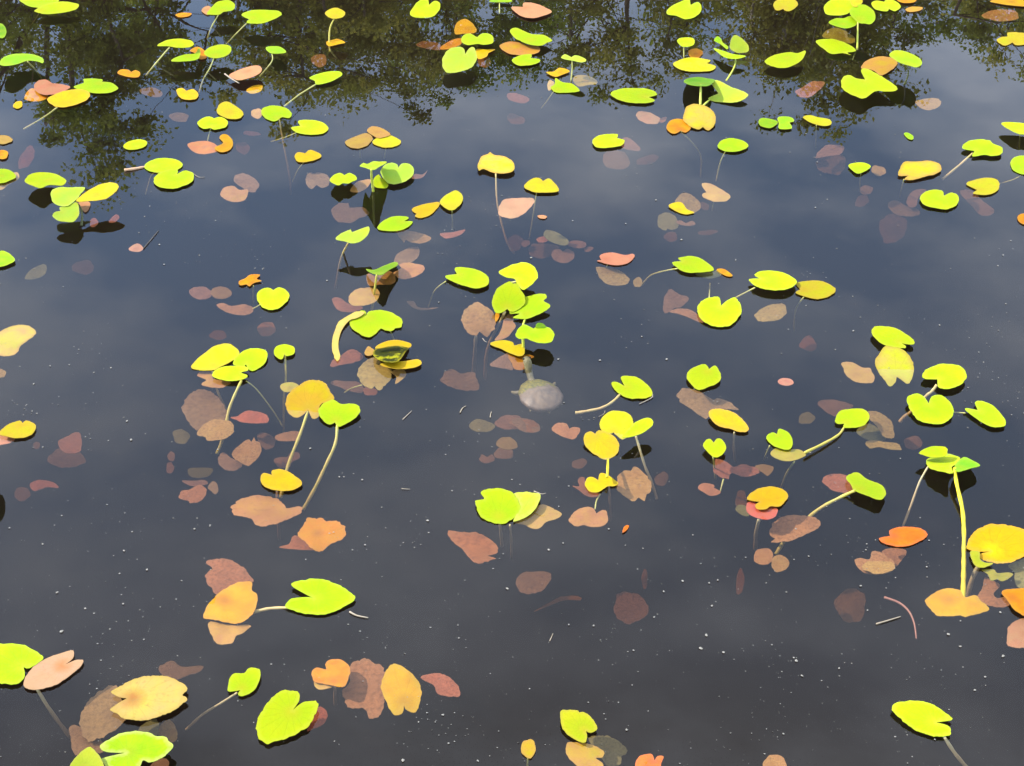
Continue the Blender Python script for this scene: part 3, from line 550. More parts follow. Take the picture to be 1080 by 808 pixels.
L('tandeep', -2, '435,255 460,248 520,255 560,260 580,285 540,285 490,275 450,280', 'ragged tan sunken strip below the tan crescent pad', name='sunken_pad')
L('mauve', -5.5, '240,95 280,82 340,90 385,110 340,130 310,150 260,120', 'mauve sunken pad behind the pad with the long yellow stem', name='sunken_pad')
L('olive', -7, 'e:195,158,34,24,-10', 'small dim round sunken leaf left of the pad with the long yellow stem', name='sunken_pad')
L('lime', 1, '32,235 55,215 75,222! 85,200 125,220 140,255 125,285 90,280 55,265', 'small lime heart pad above an olive sunken one, right side', stem='45,270 20,330', sz=-8, r=2.2)
L('yellowolive', -.3, '48,298 70,280 120,285 165,285 192,305 160,325 110,332 60,315', 'olive yellow pad under the small lime heart pad, right side', name='sunken_pad', stem='145,335 115,380 92,440', sz=-14, r=3)
L('mauve', -6, '590,245 640,230 665,260 640,285 600,275', 'dim mauve sunken leaf above the tall stemmed pad at right', name='sunken_pad')
L('salmondeep', -2.8, '258,410 290,385 360,390 390,430 370,458 300,448', 'dusky pink sunken pad behind the tilted lime pad, right side', name='sunken_pad')
L('lime', 1.5, '357,395 400,378 440,405 500,430 518,465 490,488 440,470 390,450 375,425', 'tilted lime pad on a long curving stem over a black reflection, right side', ab=(-.12, -.18), stem='395,450 330,480 240,530 160,600 110,650 70,710', sz=-9, r=4.6, sc='goldstem')
L('orange', .2, '488,645 535,635! 530,615 570,600 640,600 682,620 680,640 620,672 560,678 510,665', 'orange red pad at the foot of a thin grey stem, right side')
L('salmondeep', -1.6, '392,740 410,725 450,730 460,700 495,700 520,720 550,740 540,775 500,790 430,785', 'pink lobed sunken pad below the orange red pad', name='sunken_pad')
L('salmondeep', -2.6, '500,700 540,685 600,695 580,735 550,760 520,725', 'dusky pink sunken pad between the orange red pad and the lobed one', name='sunken_pad')
T(770, 500, .13)
L('yellow', 1.4, '140,190 180,145 250,110 340,102 420,120 470,165 455,215 400,262 330,260 290,285 230,285 205,250 240,225! 160,212', 'golden yellow pad over a coral pink one, right side')
L('coral', -.2, '130,270 145,230 200,225 230,280 300,275 350,255 385,290 370,340 300,368 220,355 150,320', 'coral pink pad beneath the golden yellow one, right side', name='sunken_pad', stem='235,365 210,480 205,615', sz=-14, r=5, sc='palestem')
L('olive', -4, '45,280 70,248 130,260 160,330 130,342 70,315', 'small grey sunken leaf left of the coral pad', name='sunken_pad')
L('salmondeep', -2.4, '318,490 350,400 440,345 560,335 680,350 740,385 720,430 650,470 560,515 470,545 330,555 370,520', 'large rosy sunken pad crossed by a stem, right of the coral pad', name='sunken_pad')
L('salmontan', -1.8, '195,660 220,615 290,602 340,625 345,680 310,730 240,732 200,700', 'left salmon disc of a touching sunken pair below the coral pad', name='sunken_pad')
L('salmontan', -1.6, '335,735 350,670 410,657 465,690 478,735 440,780 380,795 350,770', 'right salmon disc of a touching sunken pair below the coral pad', name='sunken_pad')
T(940, 455, .13)
L('lime', 2.6, '225,175 270,140 340,120 440,128 455,165 430,205 320,208 260,190', 'topmost left leaf of the tall stemmed clump near the right edge', ab=(0, .05))
L('lime', 1.9, '280,245 310,215 400,205 460,180 510,195 560,215 540,260 490,290 500,340 420,325 320,300', 'middle leaf of the tall stemmed clump near the right edge', cup=.2, ab=(0, -.32), stem='300,285 230,410 160,600 95,770', sz=-7, r=3, sc='palestem')
L('limegreen', 2.1, '510,290 560,225 600,208 650,230 720,275 640,300 545,325', 'right folded leaf of the tall stemmed clump near the right edge', ab=(0, -.36), stem='515,300 530,420 575,620 590,800 590,980 588,1120 585,1260 582,1430', sz=-3.5, r=5.6, sc='yellowstem')
T(940, 540, .13)
L('goldglow', .8, '615,295 625,230 690,150 780,105 870,98 960,110 1077,140 1140,200 1120,310 1060,370 940,415 830,410 725,380 715,345 800,318! 700,322', 'big golden pad with a glowing yellow middle, cut by the right edge', ab=(0, .12), stem='735,400 665,520 620,680 600,790', sz=-12, r=6.5, sc='palestem')
L('limeolive', .6, '645,320 715,322 720,380 760,410 830,415 750,450 690,440 655,390', 'pale green leaf end under the left side of the big golden pad', ab=(0, .05))
L('gold', -.5, '275,735 310,680 390,635 470,620 560,635 600,690 680,675 730,720 800,790 740,815 680,830 600,850 560,840 400,845 340,810', 'big orange pad at the foot of the tall yellow stem, lower right', name='sunken_pad')
L('yellowolive', -.3, '735,470 830,465 860,495 950,490 990,505 940,545 900,562 860,545 810,555 780,500', 'small yellow olive leaf below the big golden pad, lower right', name='sunken_pad')
L('olive', -1.4, '950,430 1060,390 1140,370 1140,600 1040,620 1000,540 1000,490', 'shaded grey leaf below the big golden pad by the right edge', name='sunken_pad')
L('gold', .6, '900,650 960,625 1077,620 1150,630 1150,850 1077,840 1000,790 940,710', 'golden orange pad cut by the right edge, right of the big orange pad')
L('salmondeep', -2.8, '700,700 740,610 760,530 830,560 880,600 830,660 860,700 930,690 960,760 820,765', 'pink crumpled sunken leaves below the small yellow olive leaf', name='sunken_pad')
T(940, 600, .13)
L('salmon', -1, '945,480 985,440 1077,400 1150,420 1150,640 1060,640 1000,630 940,610', 'pink orange ragged sunken pad cut by the right edge, lower right', name='sunken_pad')
# ---- left cluster
T(180, 350, .13)
L('yellowlime', 0.6, '170,280 210,225 290,160 360,112 470,97 550,150 545,200 490,240 400,285 340,312 210,308', 'large yellow lime pad at the upper left of the left hand cluster', ab=(0, .12), stem='335,310 370,450 430,590 470,650', sz=-10, r=3.4, sc='tanstem')
L('lime', 0.9, '505,260 520,210 600,150 680,132 770,150 785,200 750,270 660,320 630,300 610,262! 590,285 540,275', 'right rear lime pad of the left hand cluster with a small hole', ab=(0, .1), stem='610,398 700,470 830,640 910,770', sz=-10, r=2)
L('lime', 1.2, '335,350 370,305 450,278 600,280 630,310 570,330 622,352 600,380 500,398 400,385', 'front lime pad of the left hand cluster', ab=(0, .04), stem='575,395 520,510 470,640 440,800 415,890 375,990', sz=-8, r=4.4, sc='goldstem')
L('tan', -1, '212,350 270,315 330,320 340,370 360,385 480,405 470,425 390,455 260,435 260,410 290,390', 'tan sunken pad beneath the left hand cluster', name='sunken_pad')
L('mauvebrown', -3.2, '95,630 110,570 160,505 230,468 300,475 360,510 430,590 465,660 470,720 400,790 215,808 140,710', 'largest brown mauve sunken pad, a rounded heart below the left hand cluster', name='sunken_pad')
L('salmontan', -1.8, '215,815 270,750 350,710 450,720 505,740 515,780 490,830 420,870 295,880 285,855 225,840', 'salmon tan sunken pad overlapping the largest brown mauve one', name='sunken_pad')
L('coraldeep', -2.4, '495,695 540,685 590,650 650,640 740,655 795,690 790,735 700,742 590,735', 'dull red almond shaped sunken pad right of the largest brown mauve one', name='sunken_pad')
L('yellowolive', -.4, '888,440 920,415 990,410 1045,440 1020,470 940,490 900,470', 'small olive tan pad behind the big golden yellow pad, left cluster', name='sunken_pad')
T(180, 440, .13)
L('olive', -6, 'e:85,155,70,58,20', 'dim olive round sunken leaf left of the salmon tan one', name='sunken_pad')
L('salmontan', -2.6, '495,310 520,260 590,200 640,180 655,200 675,165 690,195 720,210 730,290 690,350 630,390 570,370', 'brown tan sunken pad with a nibbled top, left cluster', name='sunken_pad')
L('mauve', -4, '385,370 400,300 440,290 490,330 560,360 575,400 520,432 440,425', 'purplish pink crumpled sunken leaf with white specks, left cluster', name='sunken_pad')
L('salmondeep', -3.8, '62,650 90,600 160,585 200,560 250,550 290,590 280,640 230,685 155,695 150,680 100,670', 'rosy three lobed sunken leaf at the foot of the left cluster', name='sunken_pad')
L('mauve', -4.4, '95,515 180,515 280,510 300,540 200,560 130,545', 'thin mauve upper lobe above the rosy three lobed sunken leaf', name='sunken_pad')
L('mauve', -4.6, '300,570 340,520 375,540 385,600 360,625 330,600', 'small fan of mauve sunken leaf right of the rosy three lobed one', name='sunken_pad')
L('olive', -8, '145,420 240,410 340,415 330,460 260,490 160,480', 'dim grey green sunken leaf above the rosy three lobed one', name='sunken_pad')
L('mauve', -6, '700,150 740,125 800,140 850,185 830,240 770,265 720,210', 'dim grey mauve sunken leaf behind a rose bar, left cluster', name='sunken_pad')
L('salmondeep', -3, '840,165 900,130 1000,112 1048,125 1040,185 930,195 870,190', 'rose bar shaped sunken leaf behind the golden stem, left cluster', name='sunken_pad')
L('mauve', -6.5, '840,350 880,325 950,320 970,290 1040,290 1045,330 980,365 960,405 880,410', 'dim mauve pair of sunken lobes behind the golden stem, left cluster', name='sunken_pad')
L('mauve', -7, 'e:5,318,30,40,0', 'small dim pink sunken leaf left of the left cluster, upper of two', name='sunken_pad')
L('mauve', -7.5, 'e:-5,410,32,46,0', 'small dim pink sunken leaf left of the left cluster, lower of two', name='sunken_pad')
T(270, 400, .26)
L('goldpale', 1.0, '120,100 130,60 180,20 230,3 270,8 300,45 315,80 260,105 255,150 230,160 212,125! 170,155 135,140', 'large golden yellow pad with a lower notch, on a leaning stem left of centre', ab=(0, .22), stem='212,125 180,220 130,350 100,480', sz=-8, r=4.6, sc='goldstem')
L('lime', 1.3, '255,140 265,105 310,83 345,100 385,98 420,110 420,140 385,170 355,185 335,192 320,175! 290,182', 'bright lime pad right of the large golden yellow one, on a curving stem', ab=(0, .12), stem='330,185 322,260 285,345 240,440 190,530', sz=-9, r=4.6, sc='goldstem')
L('yellow', 0.5, '18,400 30,380 65,388! 65,370 100,365 145,382 182,412 180,435 130,452 70,448 30,430', 'bright yellow heart pad above a shadowed brown one, left of centre', stem='85,450 88,540 95,650', sz=-18, r=4, sc='brownstem')
T(240, 480, .13)
L('tan', -2, '35,440 50,400 100,365 180,330 260,325 380,350 450,385 480,430 580,415 608,440 570,485 420,545 300,578 230,570 200,515 130,500 60,485', 'brown tan sunken pad with dark shadow bands under the bright yellow heart pad', name='sunken_pad')
L('orange', -1.4, '570,640 600,590 640,520 720,508 775,518 800,540 880,535 950,580 962,640 930,680 840,720 760,775 700,770 640,720 600,680', 'orange pad with wavy rim underwater, below the curving stem left of centre', name='sunken_pad', ab=(0, .02))
L('coraldeep', -2.6, '415,745 500,720 520,670 560,655 620,690 690,740 700,768 560,765 450,755', 'dark pink ragged end left of the orange wavy rimmed pad', name='sunken_pad')
T(0, 400, .26)
L('yellowlime', .5, '0,210 40,180 80,168 92,178! 105,168 140,180 146,200 120,228 70,238 0,225', 'yellow green pad near the left edge at mid height, over a pink scrap')
L('salmon', -1, '-20,230 0,228 60,238 40,258 0,266 -20,262', 'pink scrap cut by the left edge under the yellow green pad', name='sunken_pad')
L('green', 6, '-95,330 -55,293 -30,300 -23,330 -40,370 -85,380', 'dark green leaf just past the left edge, casting a black reflection at mid height', ab=(0, -.1))
L('salmondeep', -5, '235,260 270,232 310,215 330,240 325,290 270,300', 'dusky pink sunken leaf with an upright lobe, left side at mid height', name='sunken_pad')
L('mauve', -10, 'e:270,320,75,40,0', 'faint grey mauve sunken patch below the upright lobed leaf, left side', name='sunken_pad')
L('salmondeep', -5.5, '120,425 160,408 215,418 235,440 190,438 140,452', 'thin curved pink sunken leaf left, above a dark streak', name='sunken_pad')
L('mauve', -11, 'e:90,465,32,28,0', 'faint mauve sunken patch left of the thin curved pink leaf', name='sunken_pad')
L('mauve', -9, 'e:148,268,14,14,0', 'tiny faint mauve leaf right of the yellow green pad by the left edge', name='sunken_pad')
# ---- middle, third row
T(590, 395, .13)
L('lime', 1, '425,65 470,62 530,95! 500,25 550,10 640,30 720,90 755,150 730,185 640,195 560,190 480,150 440,110', 'lime pad with its notch at upper left and a tan stem pointing left, centre right', stem='490,165 420,230 330,275 200,302 130,312', sz=-1.5, r=4, sc='tanstem')
L('yellowlime', 0.8, '325,400 345,350 410,300 520,300 575,330 600,385 600,430 580,490 510,525 465,495 440,470! 400,480 345,450', 'large yellow lime pad, middle one of three overlapping at centre right', ab=(0, .2))
L('lime', 3.2, '510,500 600,400 640,375 720,350 765,385 740,425 680,470 610,498 540,510', 'lime pad pointing right over a black reflection, one of three overlapping', ab=(.05, .05), stem='620,500 650,600 700,760 740,850 775,960 790,1010', sz=-10, r=3.6, sc='palestem')
L('goldpale', 1.2, '192,530 210,480 250,460 290,480! 320,452 400,475 470,530 488,590 450,660 390,688 340,680 260,630 210,580', 'yellow heart pad with golden left half, lowest of three overlapping at centre right', ab=(0, .25), stem='395,688 390,800 385,830', sz=2, r=3.6, sc='yellowstem')
L('salmontan', -1.6, '-60,450 -40,405 10,390 60,400 80,440! 120,425 165,440 160,480 130,520 100,525 20,500', 'two lobed tan pink sunken pad left of the three overlapping pads', name='sunken_pad')
T(590, 470, .13)
L('mauve', -8, 'e:160,145,65,38,-15', 'dim pink sunken leaf below the two lobed tan pink pad', name='sunken_pad')
L('yellow', .9, '208,300 230,262 270,255 315,280! 330,225 380,228 440,270 475,310 440,328 390,330 320,375 260,375 220,340', 'bright yellow pad with right pointing tip, below the yellow heart pad', stem='400,330 410,430 415,610', sz=-14, r=3, sc='brownstem')
L('salmondeep', -3.5, '105,325 160,330 150,275 200,255 230,350 300,385 340,395 300,415 220,410 170,370', 'dusky pink sunken leaf behind the bright yellow pad', name='sunken_pad')
L('salmontan', -1.8, '465,330 480,230 540,200 580,205 605,170 650,190 700,240 740,290 745,350 700,420 690,445 640,420! 600,460 560,430 480,370', 'orange tan sunken pad with a dark central shadow band, centre right', name='sunken_pad')
L('mauve', -9, 'e:830,270,50,62,40', 'dim maroon sunken leaf right of the orange tan one with the shadow band', name='sunken_pad')
L('tan', -.6, '75,605 130,530 200,500 270,505 300,550! 350,522 385,535 388,570 390,620 340,655 260,660 200,645 140,655 100,630', 'tan gold pad with a grey shadow on its left lobe, centre', name='sunken_pad', stem='290,515 300,450 330,395', sz=-1.5, r=2)
L('orange', .3, '512,705 520,665 545,645 565,650 550,680', 'tiny orange leaf scrap right of the tan gold shadowed pad')
T(480, 490, .13)
L('lime', 1.0, '162,310 180,290 235,275 210,225 270,195 380,195 460,225 515,300 520,370 470,440 380,480 290,465 210,420', 'glossy round lime pad with left notch and white glint, lower centre', ab=(0, .1), stem='360,475 372,560 380,660', sz=-14, r=4, sc='palestem')
L('limepale', 0.9, '470,240 550,222 640,230 690,240 665,340 600,410 540,440 470,460 515,370 515,300', 'lime pad tucked right behind the glossy round one, lower centre', ab=(0, .05), stem='445,490 455,600 460,760', sz=-16, r=3, sc='palestem')
L('tan', -.8, '470,460 600,420 680,330 740,330 820,370 865,405 820,440 740,465 690,510 640,522 570,490', 'tan grey sunken pad extending right from under the glossy lime pair', name='sunken_pad')
L('coraldeep', -2.6, '-70,560 -60,530 -20,540 0,540 60,548 150,550 240,580 320,640 350,690 330,720 265,740! 335,765 280,780 200,805 130,770 60,690 0,640', 'dull coral sunken pad with a right notch, below left of the glossy lime pair', name='sunken_pad')
T(270, 400, .26)
L('olive', -5, '865,190 890,163 940,170 972,190 940,212 890,210', 'dim olive sunken leaf with a thin stem, left of lower centre', name='sunken_pad')
L('mauve', -6.5, 'e:1030,175,60,30,0', 'dim mauve sunken leaf right of the dim olive one, lower centre', name='sunken_pad')
L('salmondeep', -5, '1030,180 1050,165 1120,165 1145,190 1130,215 1090,210', 'rosy sunken leaf overlapping the dim mauve one, lower centre', name='sunken_pad')
L('tandeep', -4.5, '972,260 990,240 1030,235 1058,258 1055,280 1010,285 985,275', 'small tan heart shaped sunken leaf, lower centre', name='sunken_pad')
L('mauve', -7, 'e:1005,300,40,24,0', 'dim mauve leaf just beneath the small tan heart shaped one', name='sunken_pad')
L('mauve', -6.5, 'e:937,320,32,20,0,270', 'dim pink two lobed sunken leaf left of the small tan heart', name='sunken_pad')
T(700, 380, .13)
L('lime', 1.2, '188,130 215,75 290,40 340,32 362,60! 365,75! 415,42 450,85 468,140 430,190 380,205 290,240 240,215 205,170', 'lime pad with a ragged top notch, above a brown pad right of centre', ab=(0, .08))
L('mauvebrown', -2.2, '105,285 150,228 230,235 320,265 400,320 440,305 520,330 610,400 520,395 400,400 350,470 270,425 180,370', 'brown sunken pad left of the golden oval one, right of centre', name='sunken_pad')
L('goldpale', 1.2, '360,425 380,400 480,395 580,430 660,500 688,555 670,580 610,580 540,555 450,535 390,480', 'golden yellow oval pad on a grey stem, right of centre', ab=(0, .08), stem='572,585 570,700 580,820', sz=-14, r=3, sc='palestem')
L('lime', 1.8, '320,690 345,645 380,640 405,668! 440,632 490,660 508,710 480,760 430,785 380,765', 'small lime heart pad above a pink sunken one, right of centre', ab=(0, .1), stem='400,785 410,850 420,960', sz=-9, r=2.6)
T(540, 400, .26)
L('salmondeep', -2.8, '818,370 830,325 870,335 900,355 940,345 1000,365 990,385 940,395 890,380 880,405! 840,395', 'pink double lobed sunken pad beneath the small lime heart', name='sunken_pad')
L('tandeep', -3, '985,355 1020,345 1060,358 1040,390 1020,380', 'small tan sunken scrap right of the pink double lobed pad', name='sunken_pad')
L('salmondeep', -2.4, '753,440 780,422 820,428 818,440! 845,455 830,470 800,470', 'small salmon sunken pad left below the pink double lobed one', name='sunken_pad', stem='845,455 858,405', sz=-2, r=2)
L('mauve', -5, '0,165 50,158 100,175 115,205 80,217 30,205', 'grey pink sunken pad below the turtle', name='sunken_pad')
L('salmondeep', -5, '-10,250 5,243 20,262 10,283 -8,280', 'small pink sunken scrap below the grey pink pad, centre', name='sunken_pad')
L('rust', -9, 'e:930,490,24,40,0', 'faint maroon sunken leaf left of the golden yellow and coral pads', name='sunken_pad')
# ---- bottom row
T(0, 598, .26)
L('salmondeep', -2.6, '832,40 860,5 830,-20 860,-30 920,-32 980,-5 1020,40 1022,65 940,85 885,112 850,80', 'dusky rose sunken pad behind an orange one, lower left of centre', name='sunken_pad')
L('gold', -.3, '827,205 840,160 890,105 960,65 1022,62 1020,95 1045,120 1028,185 990,220 950,230 890,218', 'orange gold pad with dark specks, lower left of centre', name='sunken_pad')
L('tan', -1.2, '848,255 855,222 950,235 1020,237 980,270 955,280 940,308 880,308', 'tan pad with a pointed right tip under the orange gold one', name='sunken_pad')
L('mauve', -7, '640,420 660,395 700,380 740,405 825,400 810,425 760,440 700,460', 'dark maroon sunken leaf behind the tan oval pad, lower left', name='sunken_pad')
L('lime', .6, '-40,330 20,310 100,318 150,345 175,370 120,410 95,405! 100,440 70,472 0,472 -40,460', 'bright lime pad cut by the left edge near the bottom left corner')
L('pinktan', 1.4, '95,485 105,445 140,400 200,365 270,342 298,340 295,370 265,395! 310,377 338,380 320,410 270,450 220,480 150,497', 'tan pink split pad with an orange centre, beside the bottom left lime pad', stem='150,495 210,590 285,690', sz=-12, r=4.4, sc='palestem')
L('lime', 1, '922,490 935,445 955,430 990,430 1010,410 1050,415 1055,450 1030,500 985,523 965,515 975,500! 930,505', 'lime pad with a thin curved stem, lower left', ab=(0, .08), stem='962,510 900,550 820,600 755,660', sz=-9, r=2.8, sc='palestem')
T(60, 703, .13)
L('goldpad', 1.2, '445,205 500,165 620,105 760,75 900,85 1010,125 1060,185 1020,230 1055,255 1000,320 860,395 720,430 570,425 480,380 437,345 500,295 570,258! 500,245', 'large tan gold pad with left notch and orange centre, lower left', ab=(0, .02))
L('mauvebrown', -2.6, '190,490 195,400 250,290 340,205 440,155 490,170 520,260 560,400 530,470 430,540 350,575 240,600', 'big brown sunken pad half under the large tan gold one, lower left', name='sunken_pad')
L('mauvebrown', -3.4, '105,490 190,485 240,560 330,580 400,640 360,700 250,700 150,715 115,620', 'brown pink sunken leaf at the end of the grey stem, bottom left', name='sunken_pad')
L('green2', 2, '355,640 400,605 500,550 620,522 720,530 800,560 870,570 945,645 900,700 850,740 760,780 700,760 660,830 560,850 430,830 370,770 370,745 480,715 555,700! 390,690', 'deep lime pad with folded left side at the bottom left', ab=(0, .06))
L('limeolive', 2.6, '100,840 130,760 200,690 250,655 290,665 350,730 380,800 390,870 250,900 120,890', 'yellow green pad cut by the bottom edge near the bottom left corner', ab=(0, .1))
L('olive', -3, '660,520 700,470 780,430 820,445 830,510 800,560 720,530', 'left dim olive lobe under the deep lime pad, lower left', name='sunken_pad')
L('tandeep', -3.4, '820,540 840,480 910,430 960,480 980,560 930,615 870,570', 'right dim tan lobe beside the deep lime pad, lower left', name='sunken_pad')
L('mauve', -5, 'e:840,800,75,55,-20', 'dim purple brown sunken leaf below the deep lime pad at the bottom edge', name='sunken_pad')
T(270, 598, .26)
L('lime', .9, '120,160 140,130 210,122 235,128! 145,75 180,55 260,48 330,70 380,100 400,130 350,165 290,190 210,190 150,175', 'large bright lime pad with left notch, beside the orange gold one, lower left of centre', ab=(0, .05), stem='130,165 60,168 10,178 -40,190', sz=-2, r=4, sc='tanstem')
L('gold', -.2, '225,430 245,408 285,415 280,395 300,376 340,375 378,400 378,440 355,485 300,478 240,465', 'orange lobed pad left of the big dusty pink one, bottom', name='sunken_pad', stem='320,480 322,560', sz=-12, r=4, sc='brownstem')
L('tan', -.8, '235,475 245,460 310,480 300,490 255,497', 'tan sliver under the orange lobed pad, bottom', name='sunken_pad')
L('salmondeep', -2, '352,500 380,470 378,410 420,378 470,380 520,420 525,500 515,570 490,610 460,615 440,575 380,570 360,540', 'big dusty pink sunken pad with debris on it, bottom', name='sunken_pad')
L('gold', -.4, '508,490 520,440 540,405 570,396 630,430 668,490 665,545 645,588 610,580 600,560! 595,590 570,603 545,580', 'amber gold pad with a dark round shadow on it, bottom', name='sunken_pad')
L('salmondeep', -2.2, '672,450 710,432 770,438 815,475 828,505 820,528 740,515 720,480', 'dusty pink crescent sunken pad, rightmost of the bottom row cluster', name='sunken_pad')
L('lime', 1.4, '5,680 8,620 40,560 90,510 140,500 172,510 175,540 150,580! 190,550 245,545 248,580 215,640 150,685 90,705 45,716 15,700', 'large bright lime pad with upper right notch, nearest the bottom left of centre', ab=(0, .08))
L('coraldeep', -3, '205,665 250,570 280,580 290,600 275,635 235,655', 'dark pink scrap peeking from behind the large bright bottom pad', name='sunken_pad')
T(540, 598, .26)
L('limeyellow', 1.2, '195,600 205,580 265,582 270,590! 300,592 330,620 345,655 320,672 300,665! 305,690 292,714 240,690 205,655', 'yellow green arrow shaped pad at the bottom, right of centre', ab=(0, .1))
L('goldtan', -.6, '218,745 225,715 260,710 320,720 370,745 368,772 340,775 370,800 350,830 280,815 235,780', 'golden brown split pad below the arrow shaped pad, bottom edge', name='sunken_pad')
L('olive', -3, '310,700 345,685 400,690 450,720 468,750 445,770 440,800 390,805 360,770', 'dark olive sunken leaf right of the golden brown split pad', name='sunken_pad')
L('goldtan', .2, 'e:67,736,30,38,0', 'small tan oval pad alone near the bottom edge, left of the arrow pad', stem='65,772 62,840', sz=-8, r=2)
L('orange', -.2, '500,805 515,770 550,758 570,762 578,785! 590,768 615,768 605,800 600,840 520,850', 'coral orange pad cut by the bottom edge, right of the arrow pad', name='sunken_pad')
L('salmontan', -.8, 'e:1068,798,48,36,10', 'tan pink pad cut by the bottom edge, between coral pad and lone lime pad', name='sunken_pad')
L('mauve', -5.5, '15,60 40,25 100,18 150,25 155,55 110,100 40,105', 'dim mauve sunken leaf below the glossy lime pair, lower centre', name='sunken_pad')
L('rust', -8, '90,180 150,145 200,120 265,118 275,135 210,135 130,165', 'reddish curved sunken stalk, lower centre', name='sunken_pad')
L('mauve', -11, 'e:480,165,70,62,20', 'faint maroon sunken patch right of the curved stalk, lower centre', name='sunken_pad')
L('rust', -10, 'e:925,60,16,52,5', 'faint maroon upright sunken sliver, lower right of centre', name='sunken_pad')
L('rust', -10, 'e:538,48,12,40,0', 'faint reddish upright sunken sliver above the maroon patch', name='sunken_pad')
T(800, 598, .26)
L('mauve', -10.5, 'e:375,155,62,70,0', 'faint dark red round sunken patch, lower right', name='sunken_pad')
L('lime', 1, '543,580 560,550 650,543 720,565 770,600 783,620 720,630! 770,645 780,675 740,688 680,678 620,650', 'lone bright lime pad with a right hand notch, bottom right', ab=(0, .05), stem='752,688 800,760 850,820', sz=-6, r=4.2, sc='palestem')
L('salmontan', -1, 'e:487,0,68,26,0', 'salmon lower lobe of the pink lobed sunken pad, right side', name='sunken_pad')
WAVE = .0006
F0, F_POW = .036, 4.3
ABS_COL, ABS_D = (.58, .43, .35), 8.5
SCA_COL, SCA_D = (.74, .68, .54), .20
SUN_E, SUN_AZ = 43, -80
SUN_STR, SKY_STR, EXPOSURE = 3.2, .15, 1.0
TREES = [
 ((95, 178, 19.0, 330, 'tallest olive tree on the far bank, reflected with reaching limbs at upper left', 0, 11), dict(leaves=86062)),
 ((372, 132, 20.0, 260, 'round brownish tree reflected left of the top centre', 1, 12), dict(leaves=68850)),
 ((500, 92, 23.0, 230, 'greener tree reflected at the top centre', 2, 13), dict(leaves=57375)),
 ((680, 88, 21.5, 260, 'olive brown tree reflected right of the top centre', 1, 14), dict(leaves=63112)),
 ((825, 112, 19.5, 150, 'slim tree with pale bare trunk, reflected right of centre', 1, 15), dict(leaves=28687, bare=True)),
 ((935, 84, 22.0, 290, 'broad olive tree reflected at the upper right', 0, 16), dict(leaves=63112)),
 ((1070, 102, 20.5, 300, 'brown green tree reflected at the top right corner', 1, 17), dict(leaves=57375)),
 ((1000, 82, 24.0, 330, 'yellow green tree reflected behind, left of the top right corner', 2, 22), dict(leaves=34000)),
 ((-120, 120, 21.0, 300, 'olive tree on the far bank, left of the tallest tree', 2, 18), dict(leaves=51637)),
 ((235, 70, 25.0, 280, 'dark green tree behind, between the tallest and the brownish tree', 2, 19), dict(leaves=51637)),
 ((600, 62, 27.0, 330, 'far green tree behind the gap at the top centre', 2, 20), dict(leaves=51637)),
 ((1240, 100, 21.0, 300, 'olive tree on the far bank, beyond the right edge', 0, 21), dict(leaves=45900)),
]
DUST = .5
HAZE, HAZE_COL, CLOUD, CLOUD_COL = .12, (6.2, 9.4, 15.0), .80, (7.6, 8.2, 9.4)
def _z(ox, oy, s, pts): return [(ox + x*s, oy + y*s) for x, y in pts]
twig_pale_ = plain_mat('twig_straw', (.30, .24, .16), (.40, .33, .24), .7, 60)
twig_dark_ = plain_mat('twig_grey', (.07, .06, .05), (.12, .10, .08), .8, 60)
twig_rose_ = plain_mat('twig_rose', (.45, .22, .18), (.5, .28, .2), .7, 60)
TWIGS = [
 (_z(0, 200, .26, [(582, 238), (612, 203), (643, 166)]), .0022, 'thin dark grey twig ending at a salmon scrap, left side', twig_dark_),
 (_z(0, 0, .26, [(912, 300), (940, 320), (970, 338)]), .004, 'short white twig at the left end of a salmon pad, upper left', twig_pale_, .012),
 (_z(0, 0, .26, [(780, 700), (805, 718), (830, 718)]), .0012, 'white rootlet beside the front pad of the overlapping pair, upper left', twig_pale_),
 (_z(270, 598, .26, [(380, 182), (410, 197), (455, 206)]), .003, 'pale straw bit right of the large bright left notched pad', twig_pale_),
 (_z(800, 598, .26, [(478, 231), (525, 217), (577, 201)]), .0026, 'straight pale straw beside a curved red stalk, lower right', twig_pale_),
 (_z(800, 598, .26, [(510, 123), (570, 145), (610, 180), (632, 230), (640, 290)]), .004, 'curved dark red stalk underwater, lower right', twig_rose_, -.05),
 (_z(590, 395, .13, [(755, 160), (752, 185), (710, 210), (650, 237)]), .0022, 'bent pale straw hooked on the tip of the tan stemmed pad', twig_pale_),
 (_z(590, 395, .13, [(370, 295), (360, 320), (318, 342)]), .001, 'tiny white hair like twig behind three overlapping pads', twig_pale_),
 (_z(270, 400, .26, [(595, 163), (612, 147), (632, 128)]), .0016, 'short grey straw alone on open water, upper of two left of lower centre', twig_pale_),
 (_z(270, 400, .26, [(828, 135), (838, 117), (852, 108)]), .002, 'short curved straw right of the grey straw, left of the turtle', twig_pale_),
 (_z(480, 335, .13, [(285, 810), (288, 785), (296, 762)]), .0018, 'short upright pale bit, nearest straw to the turtle', twig_pale_),
 (_z(480, 490, .13, [(640, 215), (700, 238), (735, 232)]), .0016, 'whitish root threads at the tip of the lower centre lime pair', twig_pale_, .028),
 (_z(540, 598, .26, [(153, 300), (160, 285), (166, 270)]), .0014, 'thin pale straw sliver at the bottom centre', twig_pale_),
 (_z(470, 260, .13, [(300, 745), (318, 768), (335, 775)]), .0016, 'short pale bit beside the stem of the orange pink heart pad', twig_pale_, -.01),
 (_z(270, 400, .26, [(590, 443), (608, 445), (625, 446)]), .0012, 'faint flat straw on open water at lower centre', twig_pale_),
]
